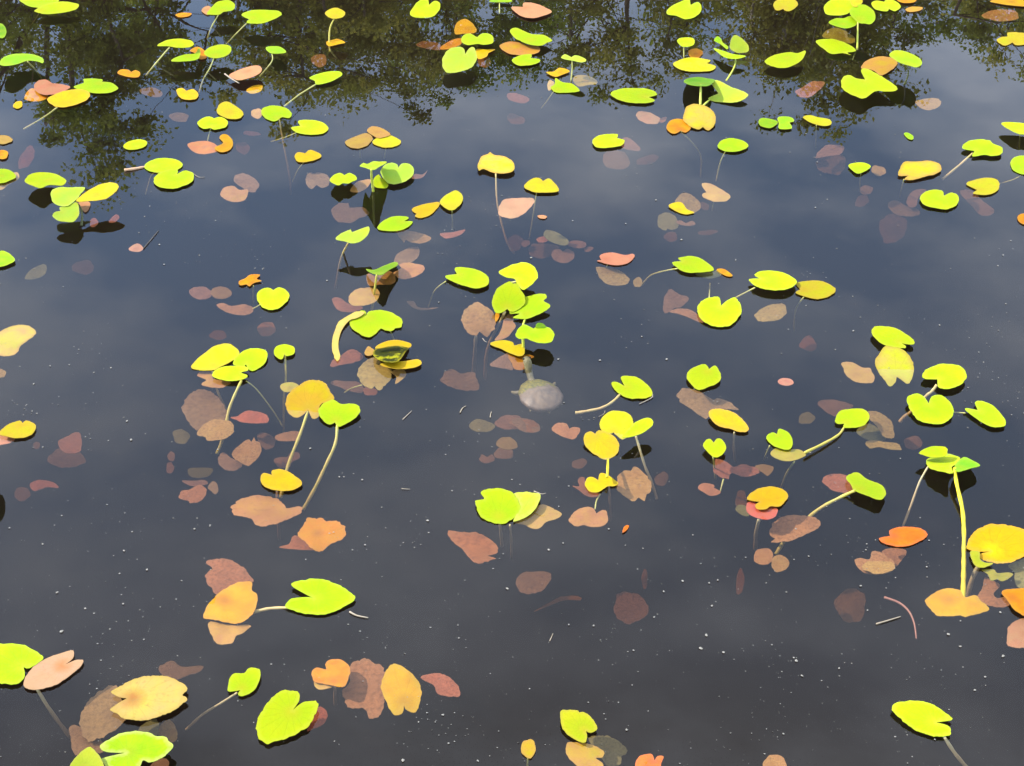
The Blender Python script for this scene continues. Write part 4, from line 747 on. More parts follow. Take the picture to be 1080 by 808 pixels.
FLAKES = [(x, y, s/1700) for x, y, s in [
 (720, 613, 5), (748, 615, 4), (751, 639, 5), (745, 670, 6), (739, 684, 7), (763, 688, 5), (700, 624, 4.5), (690, 651, 4), (668, 686, 4), (757, 612, 4),
 (425, 802, 6), (467, 754, 5), (535, 621, 6), (579, 580, 6), (594, 573, 4), (642, 558, 4), (661, 770, 5), (626, 660, 4), (600, 659, 3.5),
 (65, 666, 6), (138, 464, 6), (134, 444, 5.5), (230, 474, 4), (327, 473, 5), (363, 503, 4), (382, 506, 5.5), (540, 506, 4), (345, 296, 5.5), (451, 549, 6), (385, 575, 4), (358, 503, 4),
 (692, 211, 6), (719, 253, 6), (633, 380, 6), (703, 379, 6), (589, 379, 5), (677, 355, 4), (560, 272, 7), (604, 233, 4), (660, 236, 4), (776, 274, 4), (1058, 269, 5), (1066, 254, 4), (900, 349, 5.5), (991, 343, 5), (860, 219, 4.5), (862, 171, 4), (99, 393, 4), (168, 258, 5), (173, 279, 4.5), (53, 386, 4), (73, 385, 4), (117, 388, 4.5),
 (1055, 646, 5), (1058, 692, 6), (1000, 669, 6), (1013, 655, 4), (840, 697, 6), (846, 713, 5), (1028, 728, 5), (885, 705, 4), (908, 618, 5), (1039, 714, 4.5), (826, 774, 4), (986, 780, 4), (1013, 682, 5), (808, 615, 4), (60, 625, 5), (90, 642, 5), (155, 601, 5), (10, 557, 4), (45, 574, 4), (205, 558, 5), (131, 581, 5.5), (130, 637, 4)]]
# ---------------------------------------------------------------- building one leaf
def outline(pts):
    """closed Catmull-Rom through the measured points; '!' points stay sharp"""
    n = len(pts)
    P = [Vector((p[0], p[1])) for p in pts]
    out = []
    for i in range(n):
        p0, p1, p2, p3 = P[i-1], P[i], P[(i+1) % n], P[(i+2) % n]
        if pts[i][2]: p0 = p1 - (p2-p1)*.3
        if pts[(i+1) % n][2]: p3 = p2 + (p2-p1)*.3
        st = max(2, min(8, int((p2-p1).length/1.8)))
        for s in range(st):
            t = s/st
            out.append(.5*((2*p1) + (p2-p0)*t + (2*p0 - 5*p1 + 4*p2 - p3)*t*t + (3*p1 - p0 - 3*p2 + p3)*t**3))
    return out
def point_in(p, poly):
    ins = False
    j = len(poly)-1
    for i in range(len(poly)):
        a, c = poly[i], poly[j]
        if (a.y > p.y) != (c.y > p.y) and p.x < (c.x-a.x)*(p.y-a.y)/(c.y-a.y) + a.x: ins = not ins
        j = i
    return ins
def seg_dist(p, poly):
    best = 1e9
    j = len(poly)-1
    for i in range(len(poly)):
        a, c = poly[j], poly[i]
        d = c-a
        l2 = d.length_squared
        t = 0 if l2 < 1e-12 else max(0, min(1, (p-a).dot(d)/l2))
        best = min(best, (p-a-d*t).length)
        j = i
    return best

def make_leaf(spec, idx):
    rng = random.Random(idx*13 + 5)
    ol = outline(spec['pts'])
    # a slightly nibbled, uneven rim
    cx = sum(p.x for p in ol)/len(ol); cy = sum(p.y for p in ol)/len(ol)
    jag = .016 if spec['z'] > -.01 else .030
    size_px = max((Vector((p.x-cx, (p.y-cy)*1.6))).length for p in ol)
    ol = [Vector((p.x, p.y)) + Vector((p.x-cx, p.y-cy))*((noise.noise(Vector((p.x*.16, p.y*.25, idx*3.1)))*1.6 + noise.noise(Vector((p.x*.55, p.y*.8, idx*1.3))))*jag*1.7) for p in ol]
    z0 = spec['z']; sa, sb = spec['ab']
    if spec['col'] in ('mauve', 'salmondeep', 'tandeep', 'olive', 'mauvebrown', 'salmontan', 'coraldeep', 'rust') and z0 < -.008: z0 *= 1.45
    if .008 <= z0 < .031 and sb >= 0 and not (sa or sb): z0 = .003 + (z0-.008)*.25
    elif .008 <= z0 < .02: z0 *= .7
    c0 = ground(cx, cy, z0)
    nrm = Vector((-sa, -sb, 1)).normalized()
    def hit(x, y):
        d = ray(x, y)
        dn = d.dot(nrm)
        return EYE + d*((c0-EYE).dot(nrm)/dn), d
    rim = [hit(p.x, p.y)[0] for p in ol]
    # stalk spot: the deepest sharp notch, otherwise the near middle
    sharp = [p for p in spec['pts'] if p[2]]
    if sharp:
        s = min(sharp, key=lambda q: math.hypot(q[0]-cx, (q[1]-cy)*1.6))
        att = Vector((s[0]*.75 + cx*.25, s[1]*.75 + cy*.25))
    elif spec['stem']:
        att = Vector((spec['stem'][0][0]*.6 + cx*.4, spec['stem'][0][1]*.6 + cy*.4))
    else:
        att = Vector((cx + rng.uniform(-.25, .25)*size_px, cy + rng.uniform(-.12, .12)*size_px))
    attw = hit(att.x, att.y)[0]
    R = max((p - attw).length for p in rim)
    base = Vector((c0.x, c0.y, c0.z))
    # triangulate in the plan (x, y scaled to the leaf)
    flat = [Vector(((p.x-base.x)/R, (p.y-base.y)/R)) for p in rim]
    inner = []
    g = .16 if R > .035 else .24
    x0, x1 = min(p.x for p in flat), max(p.x for p in flat)
    y0, y1 = min(p.y for p in flat), max(p.y for p in flat)
    yy = y0 + g*.5; row = 0
    while yy < y1:
        xx = x0 + g*.5 + (g*.5 if row % 2 else 0)
        while xx < x1:
            q = Vector((xx + rng.uniform(-.02, .02), yy + rng.uniform(-.02, .02)))
            if point_in(q, flat) and seg_dist(q, flat) > g*.45: inner.append(q)
            xx += g
        yy += g*.87; row += 1
    nv = len(flat)
    V2, E2, F2, _a, _b, _c = delaunay_2d_cdt(flat + inner, [(i, (i+1) % nv) for i in range(nv)], [], 1, 1e-5)
    # cut: keep faces inside only
    faces = []
    for f in F2:
        c = sum((V2[i] for i in f), Vector((0, 0)))/len(f)
        if point_in(c, flat): faces.append(f)
    amp = (.024 if z0 > .025 else .010 if z0 > 0 else .050)*R
    if spec['cup'] is not None: amp *= spec['cup']
    low = .0016 if z0 > 0 and not (sa or sb) else None
    top, edge = [], []
    thick = .0011
    for q in V2:
        x, y = base.x + q.x*R, base.y + q.y*R
        z = c0.z - (nrm.x*(x-c0.x) + nrm.y*(y-c0.y))/nrm.z
        p = Vector((x, y, z))
        d = (p-EYE).normalized()
        rr = (p-attw).length/R
        dz = amp*(noise.noise(Vector((q.x*1.7, q.y*1.7, idx*1.7)))*1.5 + (rr*rr - .4)*(.9 if z0 > 0 else -.6))
        dz += amp*.35*noise.noise(Vector((q.x*5, q.y*5, idx*2.3)))
        nz = z + dz
        if low is not None: nz = max(nz, low + thick)
        elif z0 < -.004: nz = min(nz, -.0035)
        p = p + d*((nz - z)/d.z)                     # the leaf's own waviness
        top.append(p - base)
        edge.append(min(1.0, seg_dist(q, flat)/.35))
    used = {}
    vs, es = [], []
    def idx_of(i):
        if i not in used:
            used[i] = len(vs); vs.append(top[i]); es.append(edge[i])
        return used[i]
    tf = []
    for f in faces:
        ids = [idx_of(i) for i in f]
        a, b_, c_ = vs[ids[0]], vs[ids[1]], vs[ids[2]]
        if (b_-a).cross(c_-a).z < 0: ids.reverse()
        tf.append(tuple(ids))
    n = len(vs)
    cnt = {}
    for f in tf:
        for k in range(len(f)):
            e = (f[k], f[(k+1) % len(f)])
            cnt[e] = cnt.get(e, 0) + 1
    allv = vs + [v - nrm*thick for v in vs]
    fs = list(tf) + [tuple(i+n for i in reversed(f)) for f in tf]
    es2 = es + es
    for (a, b_) in cnt:                                       # the cut edge has vertices of its own, so it stays crisp
        if (b_, a) not in cnt:
            o_ = len(allv)
            allv += [allv[b_].copy(), allv[a].copy(), allv[a+n].copy(), allv[b_+n].copy()]
            es2 += [0.0]*4
            fs.append((o_, o_+1, o_+2, o_+3))
    me = mesh_of('blade', allv, fs)
    smooth(me)
    # flat leaf coordinates (stalk spot at the origin) for veins, and distance from the rim
    ta = attw - base
    ex = Vector((1, 0, sa)).normalized(); ey = Vector((0, 1, sb)).normalized()
    uvl = me.uv_layers.new(name='UVMap')
    for lp in me.loops:
        p = me.vertices[lp.vertex_index].co - ta
        uvl.data[lp.index].uv = (p.dot(ex)/R, p.dot(ey)/R)
    at = me.attributes.new('edge', 'FLOAT', 'POINT')
    for i, v in enumerate(es2): at.data[i].value = v
    return me, base, hit

GROUPS = {'lily_pad': 'lily pads floating on or held above the pond', 'sunken_pad': 'lily pads sunk below the pond surface', 'rolled_leaf': None}
CATS = {'lily_pad': 'lily pad', 'sunken_pad': 'sunken leaf', 'rolled_leaf': 'leaf'}
for i, sp in enumerate(LEAVES):
    nm = sp['name'] or 'lily_pad'
    me, base, hit = make_leaf(sp, i+1)
    if sp['stem']:
        root = bpy.data.objects.new(nm, None); COL.objects.link(root)
        root.empty_display_size = .02
        root.location = base
        bl = link('blade', me, root, leaf_mat(sp['col']))
        s = sp['stem']
        p0, _d = hit(s[0][0], s[0][1])
        lens = [0.0]
        for k in range(1, len(s)): lens.append(lens[-1] + math.hypot(s[k][0]-s[k-1][0], s[k][1]-s[k-1][1]))
        wp = []
        z_start = p0.z - .0022
        for k, q in enumerate(s):
            t = lens[k]/max(lens[-1], 1e-6)
            wp.append(ground(q[0], q[1], z_start + (sp['sz']-z_start)*t))
        cp = catmull(wp, 5)
        m_ = len(cp)
        rr = [sp['r']*.78*(.8 + .3*k/(m_-1))*(1 + .10*math.sin(k*1.7+i)) for k in range(m_)]
        tv, tf = tube([p - base for p in cp], rr, 8)
        sm = mesh_of('stem', tv, tf); smooth(sm)
        link('stem', sm, root, STEM[sp['sc']])
    else:
        root = link(nm, me, None, leaf_mat(sp['col']))
        root.location = base
    tag(root, sp['label'], CATS[nm], GROUPS[nm])
# ---------------------------------------------------------------- water: a closed body of murky tannin water over a muddy bed
def box_mesh(x0, x1, y0, y1, z0, z1):
    vs = [(x, y, z) for z in (z0, z1) for y in (y0, y1) for x in (x0, x1)]
    fs = [(0, 2, 3, 1), (4, 5, 7, 6), (0, 1, 5, 4), (2, 6, 7, 3), (0, 4, 6, 2), (1, 3, 7, 5)]
    return mesh_of('water', vs, fs)
wm, nt, out = new_mat('pond_water')
b = NB(nt)
tc = b.n('ShaderNodeTexCoord')
w1 = b.n('ShaderNodeTexNoise', i_Scale=2.2, i_Detail=2.0); b.l(tc.outputs['Object'], w1.inputs['Vector'])
w2 = b.n('ShaderNodeTexNoise', i_Scale=14.0, i_Detail=2.0); b.l(tc.outputs['Object'], w2.inputs['Vector'])
hgt = b.math('ADD', b.math('MULTIPLY', w1.outputs[0], 1.0), b.math('MULTIPLY', w2.outputs[0], .03))
bp = b.n('ShaderNodeBump', i_Strength=1.0, i_Distance=WAVE); b.l(hgt, bp.inputs['Height'])
# the same reflectance seen from above and from below (the surface does not bend rays here)
geo = b.n('ShaderNodeNewGeometry')
dt = b.n('ShaderNodeVectorMath', operation='DOT_PRODUCT'); b.l(geo.outputs['Incoming'], dt.inputs[0]); b.l(bp.outputs[0], dt.inputs[1])
om = b.math('SUBTRACT', 1.0, b.math('ABSOLUTE', dt.outputs['Value']), None, True)
frs = b.math('MULTIPLY_ADD', b.math('POWER', om, F_POW), 1.0 - F0, F0, True)
gl = b.n('ShaderNodeBsdfGlossy', i_Roughness=.0); gl.inputs[0].default_value = (1, 1, 1, 1); b.l(bp.outputs[0], gl.inputs['Normal'])
tr = b.n('ShaderNodeBsdfTransparent')
mx = b.n('ShaderNodeMixShader'); b.l(frs, mx.inputs[0]); b.l(tr.outputs[0], mx.inputs[1]); b.l(gl.outputs[0], mx.inputs[2])
b.l(mx.outputs[0], out.inputs['Surface'])
va = b.n('ShaderNodeVolumeAbsorption'); va.inputs['Color'].default_value = (*ABS_COL, 1); va.inputs['Density'].default_value = ABS_D
vsc = b.n('ShaderNodeVolumeScatter'); vsc.inputs['Color'].default_value = (*SCA_COL, 1); vsc.inputs['Density'].default_value = SCA_D
vsc.inputs['Anisotropy'].default_value = .0
ad = b.n('ShaderNodeAddShader'); b.l(va.outputs[0], ad.inputs[0]); b.l(vsc.outputs[0], ad.inputs[1]); b.l(ad.outputs[0], out.inputs['Volume'])
water = link('water', box_mesh(-16, 16, .9, 13.0, -.95, 0), None, wm)
tag(water, 'still dark pond water reflecting sky and trees', 'water', kind='structure')

mud = plain_mat('mud', (.05, .04, .025), (.08, .06, .04), .9, 3)
bank = plain_mat('bank_soil', (.07, .075, .03), (.12, .10, .05), .95, 1.2, .5)
def terrain():
    vs, fs = [], []
    xs = [-90 + 6*i for i in range(31)]
    ys = [-12, -6, -2, -.2, .5, .88, 1.3, 1.9, 4, 7, 10, 12.3, 12.9, 13.4, 15, 18, 24, 34, 50, 80, 140, 300]
    xs = sorted(set(xs + [-17, -16.2, -15.5, -14, 14, 15.5, 16.2, 17] + [-600, -250, 250, 600]))
    for y in ys:
        for x in xs:
            inside = min(x+16, 16-x, y-.9, 13-y)
            if inside > 0: z = -min(.85, .03 + inside*.9)
            else: z = min(.4, .03 - inside*.25) + .12*noise.noise(Vector((x*.2, y*.2, 0)))*min(1, -inside*.3)
            vs.append((x, y, z))
    nx = len(xs)
    for j in range(len(ys)-1):
        for i in range(nx-1):
            a = j*nx + i
            fs.append((a, a+1, a+nx+1, a+nx))
    me = mesh_of('ground', vs, fs); smooth(me)
    return me
gnd = link('ground', terrain(), None, bank)
tag(gnd, 'muddy pond bed and low grassy banks', 'ground', kind='structure')

# ---------------------------------------------------------------- trees across the pond (seen as reflections)
bark = plain_mat('bark', (.10, .075, .05), (.19, .15, .11), .9, 14, .5, (1, 1, .25))
palebark = plain_mat('pale_bark', (.42, .36, .30), (.55, .48, .40), .8, 10, .4, (1, 1, .2))
def foliage_mat(name, a, c2, c3):
    m, nt, out = new_mat(name)
    b = NB(nt)
    at = b.n('ShaderNodeAttribute', attribute_name='tint')
    tc = b.n('ShaderNodeTexCoord')
    nz = b.n('ShaderNodeTexNoise', i_Scale=.9, i_Detail=3.0); b.l(tc.outputs['Object'], nz.inputs['Vector'])
    col = b.mix(b.ramp(nz.outputs[0], .38, .62), a, c2)
    col = b.mix(b.ramp(at.outputs['Fac'], .72, 1.0), col, c3)
    hs = b.n('ShaderNodeHueSaturation'); b.l(b.math('ADD', .45, b.math('MULTIPLY', at.outputs['Fac'], .95)), hs.inputs['Value']); b.l(col, hs.inputs['Color'])
    d = b.n('ShaderNodeBsdfPrincipled', i_Roughness=.6); b.l(hs.outputs[0], d.inputs['Base Color'])
    t = b.n('ShaderNodeBsdfTranslucent'); b.l(hs.outputs[0], t.inputs[0])
    mx = b.n('ShaderNodeMixShader', i_0=.5); b.l(d.outputs[0], mx.inputs[1]); b.l(t.outputs[0], mx.inputs[2]); b.l(mx.outputs[0], out.inputs[0])
    return m
FOL = [foliage_mat('foliage_olive', (.26, .33, .045), (.33, .37, .055), (.44, .42, .09)),
       foliage_mat('foliage_brown', (.33, .37, .05), (.41, .40, .07), (.52, .46, .10)),
       foliage_mat('foliage_green', (.28, .37, .045), (.36, .42, .055), (.48, .47, .09))]
MIRROR = Vector((0, 0, -CAM_H))
def tree(px, top_py, dist, width_px, label, fol, seed, leaves=9000, leaf=.043, bare=False, drop=1.0, x=None, height=None):
    rng = random.Random(seed)
    if x is None:
        d = ray(px, top_py); d = Vector((d.x, d.y, -d.z))
        top = MIRROR + d*(dist/d.y)
        bx, H = top.x, top.z
        rad = width_px/FPX*dist*.5*1.12
    else:
        bx, H, rad = x, height, width_px
    base = Vector((bx, dist, .25))
    root = bpy.data.objects.new('broadleaf_tree', None); COL.objects.link(root)
    root.location = base
    H -= .25
    tag(root, label, 'tree', 'trees on the far bank of the pond')
    # trunk and limbs
    tv, tf = [], []
    def add(pts, rr, seg):
        v, f = tube(pts, rr, seg)
        o = len(tv); tv.extend(v); tf.extend(tuple(i+o for i in q) for q in f)
    trunk = []
    lean = Vector((rng.uniform(-.05, .05), rng.uniform(-.04, .04), 0))
    for k in range(11):
        t = k/10
        trunk.append(Vector((lean.x*t*H + .10*math.sin(t*5+seed), lean.y*t*H + .10*math.cos(t*4+seed), -.3 + t*(H*.93))))
    r0 = .020*H + .03
    add(trunk, [r0*(1-.93*k/10) + .012 for k in range(11)], 8)
    tips = []
    rz = min(.46*H, rad*1.5)
    cc = Vector((trunk[8].x, trunk[8].y, H - rz))
    limbs = []
    nl = 15
    for k in range(nl):                                   # limbs reaching out into the dome of the crown
        t = .28 + .60*k/nl
        i = t*10; i0 = int(i)
        st = trunk[i0].lerp(trunk[min(i0+1, 10)], i-i0)
        a = k*2.4 + rng.uniform(-.5, .5)
        up = rng.uniform(-.25, .85)
        w_ = math.sqrt(max(.1, 1-up*up))
        end = cc + Vector((math.cos(a)*rad*w_, math.sin(a)*rad*w_, rz*up))*rng.uniform(.7, .95)
        if end.z < st.z: end.z = st.z + .2
        pts = []
        for q in range(7):
            u = q/6
            p = st.lerp(end, u) + Vector((0, 0, -.18*(end-st).length*math.sin(math.pi*u)*.5))
            pts.append(p + Vector((rng.uniform(-.05, .05), rng.uniform(-.05, .05), rng.uniform(-.05, .05)))*(end-st).length*u)
        rb = r0*(1-.9*t)*.6 + .010
        add(pts, [rb*(1-.8*q/6) + .004 for q in range(7)], 6)
        limbs += pts[2:]
    limbs += trunk[6:]
    ncl = int(40*rad) + 24
    for k in range(ncl):
        while True:
            v = Vector((rng.uniform(-1, 1), rng.uniform(-1, 1), rng.uniform(-.9, 1)))
            if .25 < v.length < 1: break
        v *= rng.uniform(.9, 1.08)
        e = cc + Vector((v.x*rad, v.y*rad, v.z*rz))
        near = min(limbs, key=lambda p: (p-e).length)
        mid = near.lerp(e, .5) + Vector((0, 0, .05*(e-near).length))
        add([near, mid, e], [.016, .010, .004], 4)
        tips += [(e, 1.0), (near.lerp(e, .7), .25)]
        for q in range(2):
            o_ = Vector((rng.gauss(0, 1), rng.gauss(0, 1), rng.gauss(0, .6)))*.42
            add([mid, mid.lerp(e+o_, .5), e+o_], [.006, .005, .003], 4)
            tips.append((e+o_, .55))
    tm = mesh_of('trunk', tv, tf); smooth(tm)
    link('trunk', tm, root, palebark if bare else bark)
    # crown: leaf sized blades in loose sprays round the twig ends
    vs, fs, tint = [], [], []
    wsum = [w for _p, w in tips]
    per = rng.choices(range(len(tips)), weights=wsum, k=leaves)
    skip = {k for k in range(len(tips)) if rng.random() < .05}
    cl_t = [rng.random() for _ in tips]
    spread = [rng.uniform(.13, .30)*(1 if w > .9 else .6) for _p, w in tips]
    for k in per:
        if k in skip: continue
        c = tips[k][0]
        g = Vector((rng.gauss(0, 1), rng.gauss(0, 1), rng.gauss(0, .6)))
        if g.length > 1.75: g *= 1.75/g.length*rng.random()
        g = g*spread[k]
        p = c + g
        if p.z < .4: continue
        dirv = Vector((rng.gauss(0, 1), rng.gauss(0, 1), rng.gauss(-.35, .8))).normalized()
        sd = dirv.cross(Vector((rng.gauss(0, 1), rng.gauss(0, 1), rng.gauss(0, 1)))).normalized()
        L_ = leaf*rng.uniform(.7, 1.45); W_ = L_*.42
        o = len(vs)
        vs += [p, p + dirv*L_*.45 + sd*W_, p + dirv*L_*1.25, p + dirv*L_*.45 - sd*W_]
        fs.append((o, o+1, o+2, o+3))
        tv_ = min(1, max(0, .7*cl_t[k] + .3*rng.random()))
        tint += [tv_]*4
    cm = mesh_of('crown', vs, fs)
    at = cm.attributes.new('tint', 'FLOAT', 'POINT')
    at.data.foreach_set('value', tint)
    link('crown', cm, root, FOL[fol])
    return root
for a_ in TREES: tree(*a_[0], **a_[1])

# ---------------------------------------------------------------- twigs, flakes and specks on the water
twig_pale = plain_mat('twig_pale', (.62, .52, .40), (.72, .64, .52), .7, 60)
twig_dark = plain_mat('twig_dark', (.07, .06, .05), (.12, .10, .08), .8, 60)
flake_m = plain_mat('flake', (.17, .16, .13), (.32, .30, .26), .6, 80)
def twig(pts, r, label, mat, z=.002, name='twig'):
    r *= .62
    wp = [ground(x, y, z) for x, y in pts]
    base = wp[len(wp)//2].copy()
    cp = catmull([p-base for p in wp], 4)
    v, f = tube(cp, [r*(1 - .5*k/len(cp)) for k in range(len(cp))], 6)
    me = mesh_of(name, v, f); smooth(me)
    o = link(name, me, None, mat); o.location = base
    tag(o, label, 'twig')
for a_ in TWIGS: twig(*a_)
def flake(px, py, s, rng):
    n = rng.randint(6, 9)
    vs = [(0, 0, .0016)]
    for k in range(n):
        a = 2*math.pi*k/n
        q = s*rng.uniform(.55, 1.1)
        vs.append((math.cos(a)*q, math.sin(a)*q*.8, .0007))
    fs = [(0, 1+k, 1+(k+1) % n) for k in range(n)] + [tuple(range(n, 0, -1))]
    me = mesh_of('flake', vs, fs)
    o = link('debris_flake', me, None, flake_m)
    o.location = ground(px, py, .0012); o.rotation_euler = (0, 0, rng.random()*6)
    tag(o, 'small white flake of debris floating on open water between the lily pads', 'debris', 'white flakes on the water')
rng = random.Random(3)
for x, y, s in FLAKES: flake(x, y, s, rng)
# pollen sized specks that nobody could count
vs, fs = [], []
centres = [(rng.uniform(-20, 1100), rng.uniform(60, 830)) for _ in range(120)]
def speck(px, py, s):
    c = ground(px, py, .0012)
    n = 5
    a0 = rng.random()*6
    o = len(vs)
    el = rng.uniform(.5, 1.0)
    for k in range(n):
        a = a0 + 2*math.pi*k/n
        vs.append(c + Vector((math.cos(a)*s, math.sin(a)*s*el, 0)))
    vs.append(c + Vector((0, 0, s*.6)))
    for k in range(n): fs.append((o+k, o+(k+1) % n, o+n))
    fs.append(tuple(o+k for k in range(n-1, -1, -1)))
for cx, cy in centres:
    for k in range(rng.randint(3, 14)):
        px, py = cx + rng.gauss(0, 28), cy + rng.gauss(0, 16)
        speck(px, py, rng.choice([.0007, .0008, .0009, .0011, .0013, .0019]))
for k in range(1800):
    speck(rng.uniform(-40, 1120), 40 + 800*rng.random()**.9, rng.choice([.0004, .0005, .0006, .0007]))
for k in range(700):
    speck(rng.uniform(-40, 1120), 40 + 800*rng.random()**.8, rng.choice([.0006, .0007, .0009, .0011, .0015]))
sp = link('pollen_specks', mesh_of('pollen_specks', vs, fs), None, flake_m)
tag(sp, 'pale pollen and dust specks scattered over the water', 'specks', kind='stuff')
# ---------------------------------------------------------------- the turtle just under the surface, head up
def turtle():
    T(480, 335, .13)
    P = lambda x, y, z: ground(480 + x*.13, 335 + y*.13, z)
    c = P(690, 585, -.010)
    root = bpy.data.objects.new('turtle', None); COL.objects.link(root)
    root.location = c
    head = P(583, 350, .012) - c
    ax = Vector((head.x, head.y, 0)).normalized()             # towards the head
    sd = Vector((-ax.y, ax.x, 0))                              # its left
    L = (P(570, 480, 0) - P(830, 690, 0)).length*.5
    W = L*.80
    # body with head, neck and four legs: one continuous skin
    me = bpy.data.meshes.new('turtle_body')
    joints, edges, rad = [], [], []
    def j(p, r, par=None):
        joints.append(p); rad.append(r)
        if par is not None: edges.append((par, len(joints)-1))
        return len(joints)-1
    b0 = j(Vector((0, 0, -.020)), .012)
    b1 = j(ax*L*.65 + Vector((0, 0, -.018)), .010, b0)
    n1 = j(ax*L*.98 + Vector((0, 0, -.010)), .0075, b1)
    n2 = j(ax*((head.length + L)*.5) + Vector((0, 0, .004)), .0085, n1)
    h1 = j(head*.93 + Vector((0, 0, .001)), .0105, n2)
    h2 = j(head*1.06 + Vector((0, 0, .000)), .0085, h1)
    j(head*1.14 + Vector((0, 0, -.002)), .0045, h2)
    b2 = j(-ax*L*.5 + Vector((0, 0, -.022)), .010, b0)
    t1 = j(-ax*L*.8 + Vector((0, 0, -.022)), .004, b2)
    j(-ax*L*1.02 + Vector((0, 0, -.022)), .002, t1)
    for s in (1, -1):
        f1 = j(ax*L*.45 + sd*s*W*.72 + Vector((0, 0, -.018)), .007, b1)
        f2 = j(ax*L*.55 + sd*s*W*.98 + Vector((0, 0, -.020)), .005, f1)
        j(ax*L*.75 + sd*s*W*1.10 + Vector((0, 0, -.022)), .002, f2)
        r1 = j(-ax*L*.55 + sd*s*W*.66 + Vector((0, 0, -.020)), .007, b2)
        r2 = j(-ax*L*.58 + sd*s*W*.70 + Vector((0, 0, -.022)), .005, r1)
        j(-ax*L*.66 + sd*s*W*.80 + Vector((0, 0, -.024)), .002, r2)
    me.from_pydata([tuple(p) for p in joints], edges, [])
    o = link('body', me, root, plain_mat('turtle_skin', (.20, .16, .06), (.09, .075, .03), .5, 90, .4))
    sk = o.modifiers.new('skin', 'SKIN')
    for k, v in enumerate(me.skin_vertices[0].data):
        v.radius = (rad[k], rad[k]); v.use_root = (k == 0)
    ss = o.modifiers.new('sub', 'SUBSURF'); ss.levels = 2; ss.render_levels = 2
    o.modifiers['skin'].use_smooth_shade = True
    # carapace: a low oval dome with a rim and scute grooves
    vs, fs = [], []
    nr, ns = 12, 40
    def shell_pt(t, a):
        wob = 1 + .015*math.sin(12*a)
        x, y = math.cos(a)*t*L*wob, math.sin(a)*t*W*wob*(1 - .10*math.cos(a))
        z = .016*(1 - t**2.4) + .0012*noise.noise(Vector((x*60, y*60, 1.0)))
        g = min(abs(math.sin(y*math.pi/(W*.62))), abs(math.sin(x*math.pi/(L*.5) + (1.2 if abs(y) < W*.31 else 0))))
        z -= .0007*(1 - min(1, g*5))
        return ax*x + sd*y + Vector((0, 0, z - .012))
    vs.append(shell_pt(0, 0))
    for i in range(1, nr+1):
        for k in range(ns): vs.append(shell_pt(i/nr, 2*math.pi*k/ns))
    for k in range(ns): vs.append(shell_pt(1.0, 2*math.pi*k/ns)*.97 + Vector((0, 0, -.006)))
    for k in range(ns): vs.append(shell_pt(.8, 2*math.pi*k/ns) + Vector((0, 0, -.022)))
    for k in range(ns): fs.append((0, 1+k, 1+(k+1) % ns))
    for i in range(nr+1):
        for k in range(ns):
            a, b_ = 1+i*ns+k, 1+i*ns+(k+1) % ns
            fs.append((a, a+ns, b_+ns, b_))
    fs.append(tuple(1+(nr+1)*ns+k for k in range(ns)))
    sm = mesh_of('carapace', vs, fs); smooth(sm)
    m, nt, out = new_mat('turtle_shell')
    b = NB(nt)
    tc = b.n('ShaderNodeTexCoord')
    nz = b.n('ShaderNodeTexNoise', i_Scale=70.0, i_Detail=5.0); b.l(tc.outputs['Object'], nz.inputs['Vector'])
    vo = b.n('ShaderNodeTexVoronoi', i_Scale=45.0, feature='DISTANCE_TO_EDGE'); b.l(tc.outputs['Object'], vo.inputs['Vector'])
    col = b.mix(b.ramp(nz.outputs[0], .35, .65), (.18, .125, .075), (.10, .07, .045))
    col = b.mix(b.math('MULTIPLY', b.math('SUBTRACT', 1.0, b.ramp(vo.outputs[0], 0, .12)), .3), col, (.13, .10, .07))
    # a patch of algae with a ragged edge over the front of the shell
    dv = b.n('ShaderNodeVectorMath', operation='DOT_PRODUCT'); b.l(tc.outputs['Object'], dv.inputs[0]); dv.inputs[1].default_value = tuple(ax)
    f = b.math('ADD', dv.outputs['Value'], b.math('MULTIPLY', b.math('SUBTRACT', nz.outputs[0], .5), .05))
    al = b.ramp(f, L*.10, L*.24)
    n4 = b.n('ShaderNodeTexNoise', i_Scale=260.0, i_Detail=3.0); b.l(tc.outputs['Object'], n4.inputs['Vector'])
    col = b.mix(al, col, b.mix(b.ramp(n4.outputs[0], .4, .6), (.20, .16, .012), (.08, .075, .01)))
    bp = b.n('ShaderNodeBump', i_Strength=.5, i_Distance=.003); b.l(nz.outputs[0], bp.inputs['Height'])
    pr = b.n('ShaderNodeBsdfPrincipled', i_Roughness=.5); b.l(col, pr.inputs['Base Color']); b.l(bp.outputs[0], pr.inputs['Normal']); b.l(pr.outputs[0], out.inputs[0])
    link('carapace', sm, root, m)
    # eyes
    em = plain_mat('turtle_eye', (.01, .01, .008), (.02, .018, .012), .1, 10, 0)
    for s in (1, -1):
        bm = bmesh.new(); bmesh.ops.create_uvsphere(bm, u_segments=10, v_segments=8, radius=.0022)
        e = bpy.data.meshes.new('eye'); bm.to_mesh(e); bm.free(); smooth(e)
        eo = link('eye', e, root, em); eo.location = head*1.02 + sd*s*.0075 + Vector((0, 0, .0055))
    tag(root, 'small turtle with tan shell and green algae patch, below the centre leaf cluster', 'turtle')
turtle()
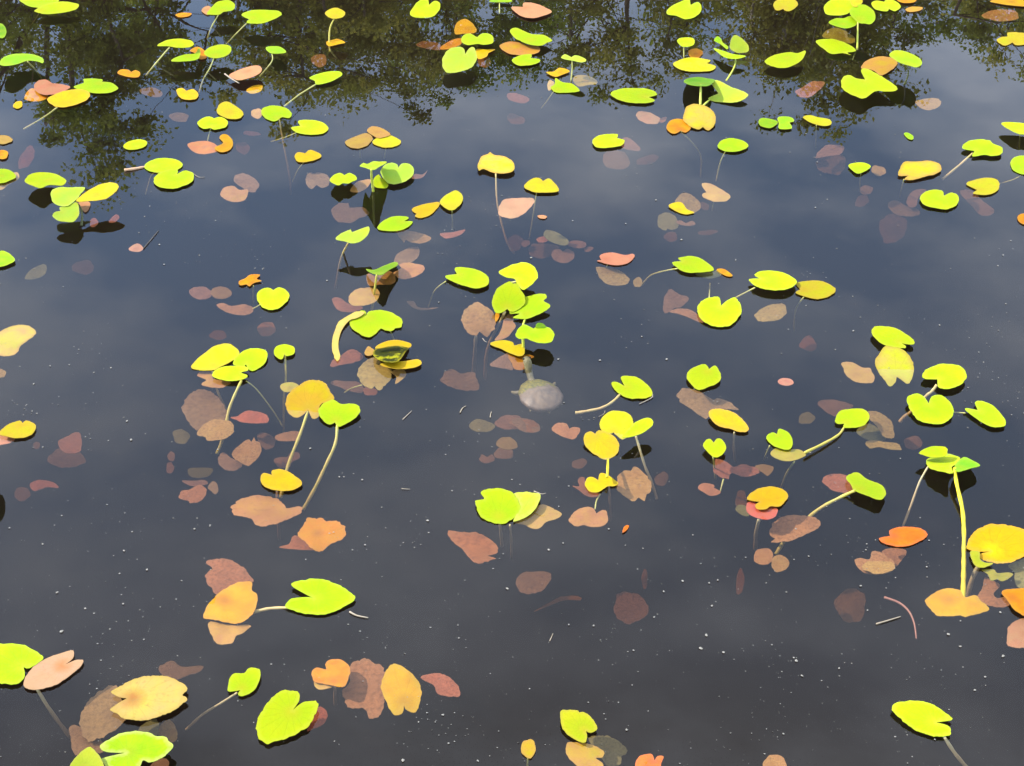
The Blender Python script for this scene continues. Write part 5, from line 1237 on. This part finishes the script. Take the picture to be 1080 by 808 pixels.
# ---------------------------------------------------------------- daylight
w = bpy.data.worlds.new('World'); scene.world = w; w.use_nodes = True
nt = w.node_tree
for n in list(nt.nodes): nt.nodes.remove(n)
b = NB(nt)
wo = b.n('ShaderNodeOutputWorld')
bg = b.n('ShaderNodeBackground', i_Strength=SKY_STR)
sky = b.n('ShaderNodeTexSky', sky_type='NISHITA', sun_disc=False)
sky.sun_elevation = math.radians(SUN_E); sky.sun_rotation = math.radians(SUN_AZ)
sky.air_density, sky.dust_density, sky.ozone_density = 1.0, DUST, 1.0
# thin veils of high cloud
tc = b.n('ShaderNodeTexCoord')
mp = b.n('ShaderNodeMapping'); mp.inputs['Scale'].default_value = (2.2, 2.2, 5.0); mp.inputs['Rotation'].default_value = (.3, .2, .5)
b.l(tc.outputs['Generated'], mp.inputs[0])
nz = b.n('ShaderNodeTexNoise', i_Scale=2.6, i_Detail=6.0, i_Roughness=.55); b.l(mp.outputs[0], nz.inputs['Vector'])
veil = b.math('MULTIPLY', b.ramp(nz.outputs[0], .42, .74), CLOUD)
sx = b.n('ShaderNodeSeparateXYZ'); b.l(tc.outputs['Generated'], sx.inputs[0])
high = b.ramp(sx.outputs[2], .45, .74)                 # thicker, greyer veil higher up
hz = b.mix(high, HAZE_COL, (4.6, 4.7, 5.0))
hf = b.math('MULTIPLY_ADD', high, .62, HAZE)
col = b.mix(veil, b.mix(hf, sky.outputs[0], hz), CLOUD_COL)
b.l(col, bg.inputs[0]); b.l(bg.outputs[0], wo.inputs[0])
sd_ = bpy.data.lights.new('sun', 'SUN'); sd_.energy = SUN_STR; sd_.angle = math.radians(.53); sd_.color = (1, .95, .87)
so = bpy.data.objects.new('sun', sd_); COL.objects.link(so)
az, el = math.radians(SUN_AZ), math.radians(SUN_E)
sv = Vector((math.sin(az)*math.cos(el), math.cos(az)*math.cos(el), math.sin(el)))
so.rotation_euler = sv.to_track_quat('Z', 'Y').to_euler()
so.location = sv*30
vs_ = scene.view_settings
scene.display_settings.display_device = 'sRGB'
vs_.view_transform = 'Standard'; vs_.look = 'None'; vs_.exposure = EXPOSURE; vs_.gamma = 1.0
try: vs_.use_curve_mapping = False
except Exception: pass
cy = scene.cycles
cy.max_bounces = 8; cy.diffuse_bounces = 3; cy.glossy_bounces = 3; cy.transmission_bounces = 4; cy.volume_bounces = 1; cy.transparent_max_bounces = 12
cy.use_denoising = True
try: cy.denoiser = 'OPENIMAGEDENOISE'
except Exception: pass
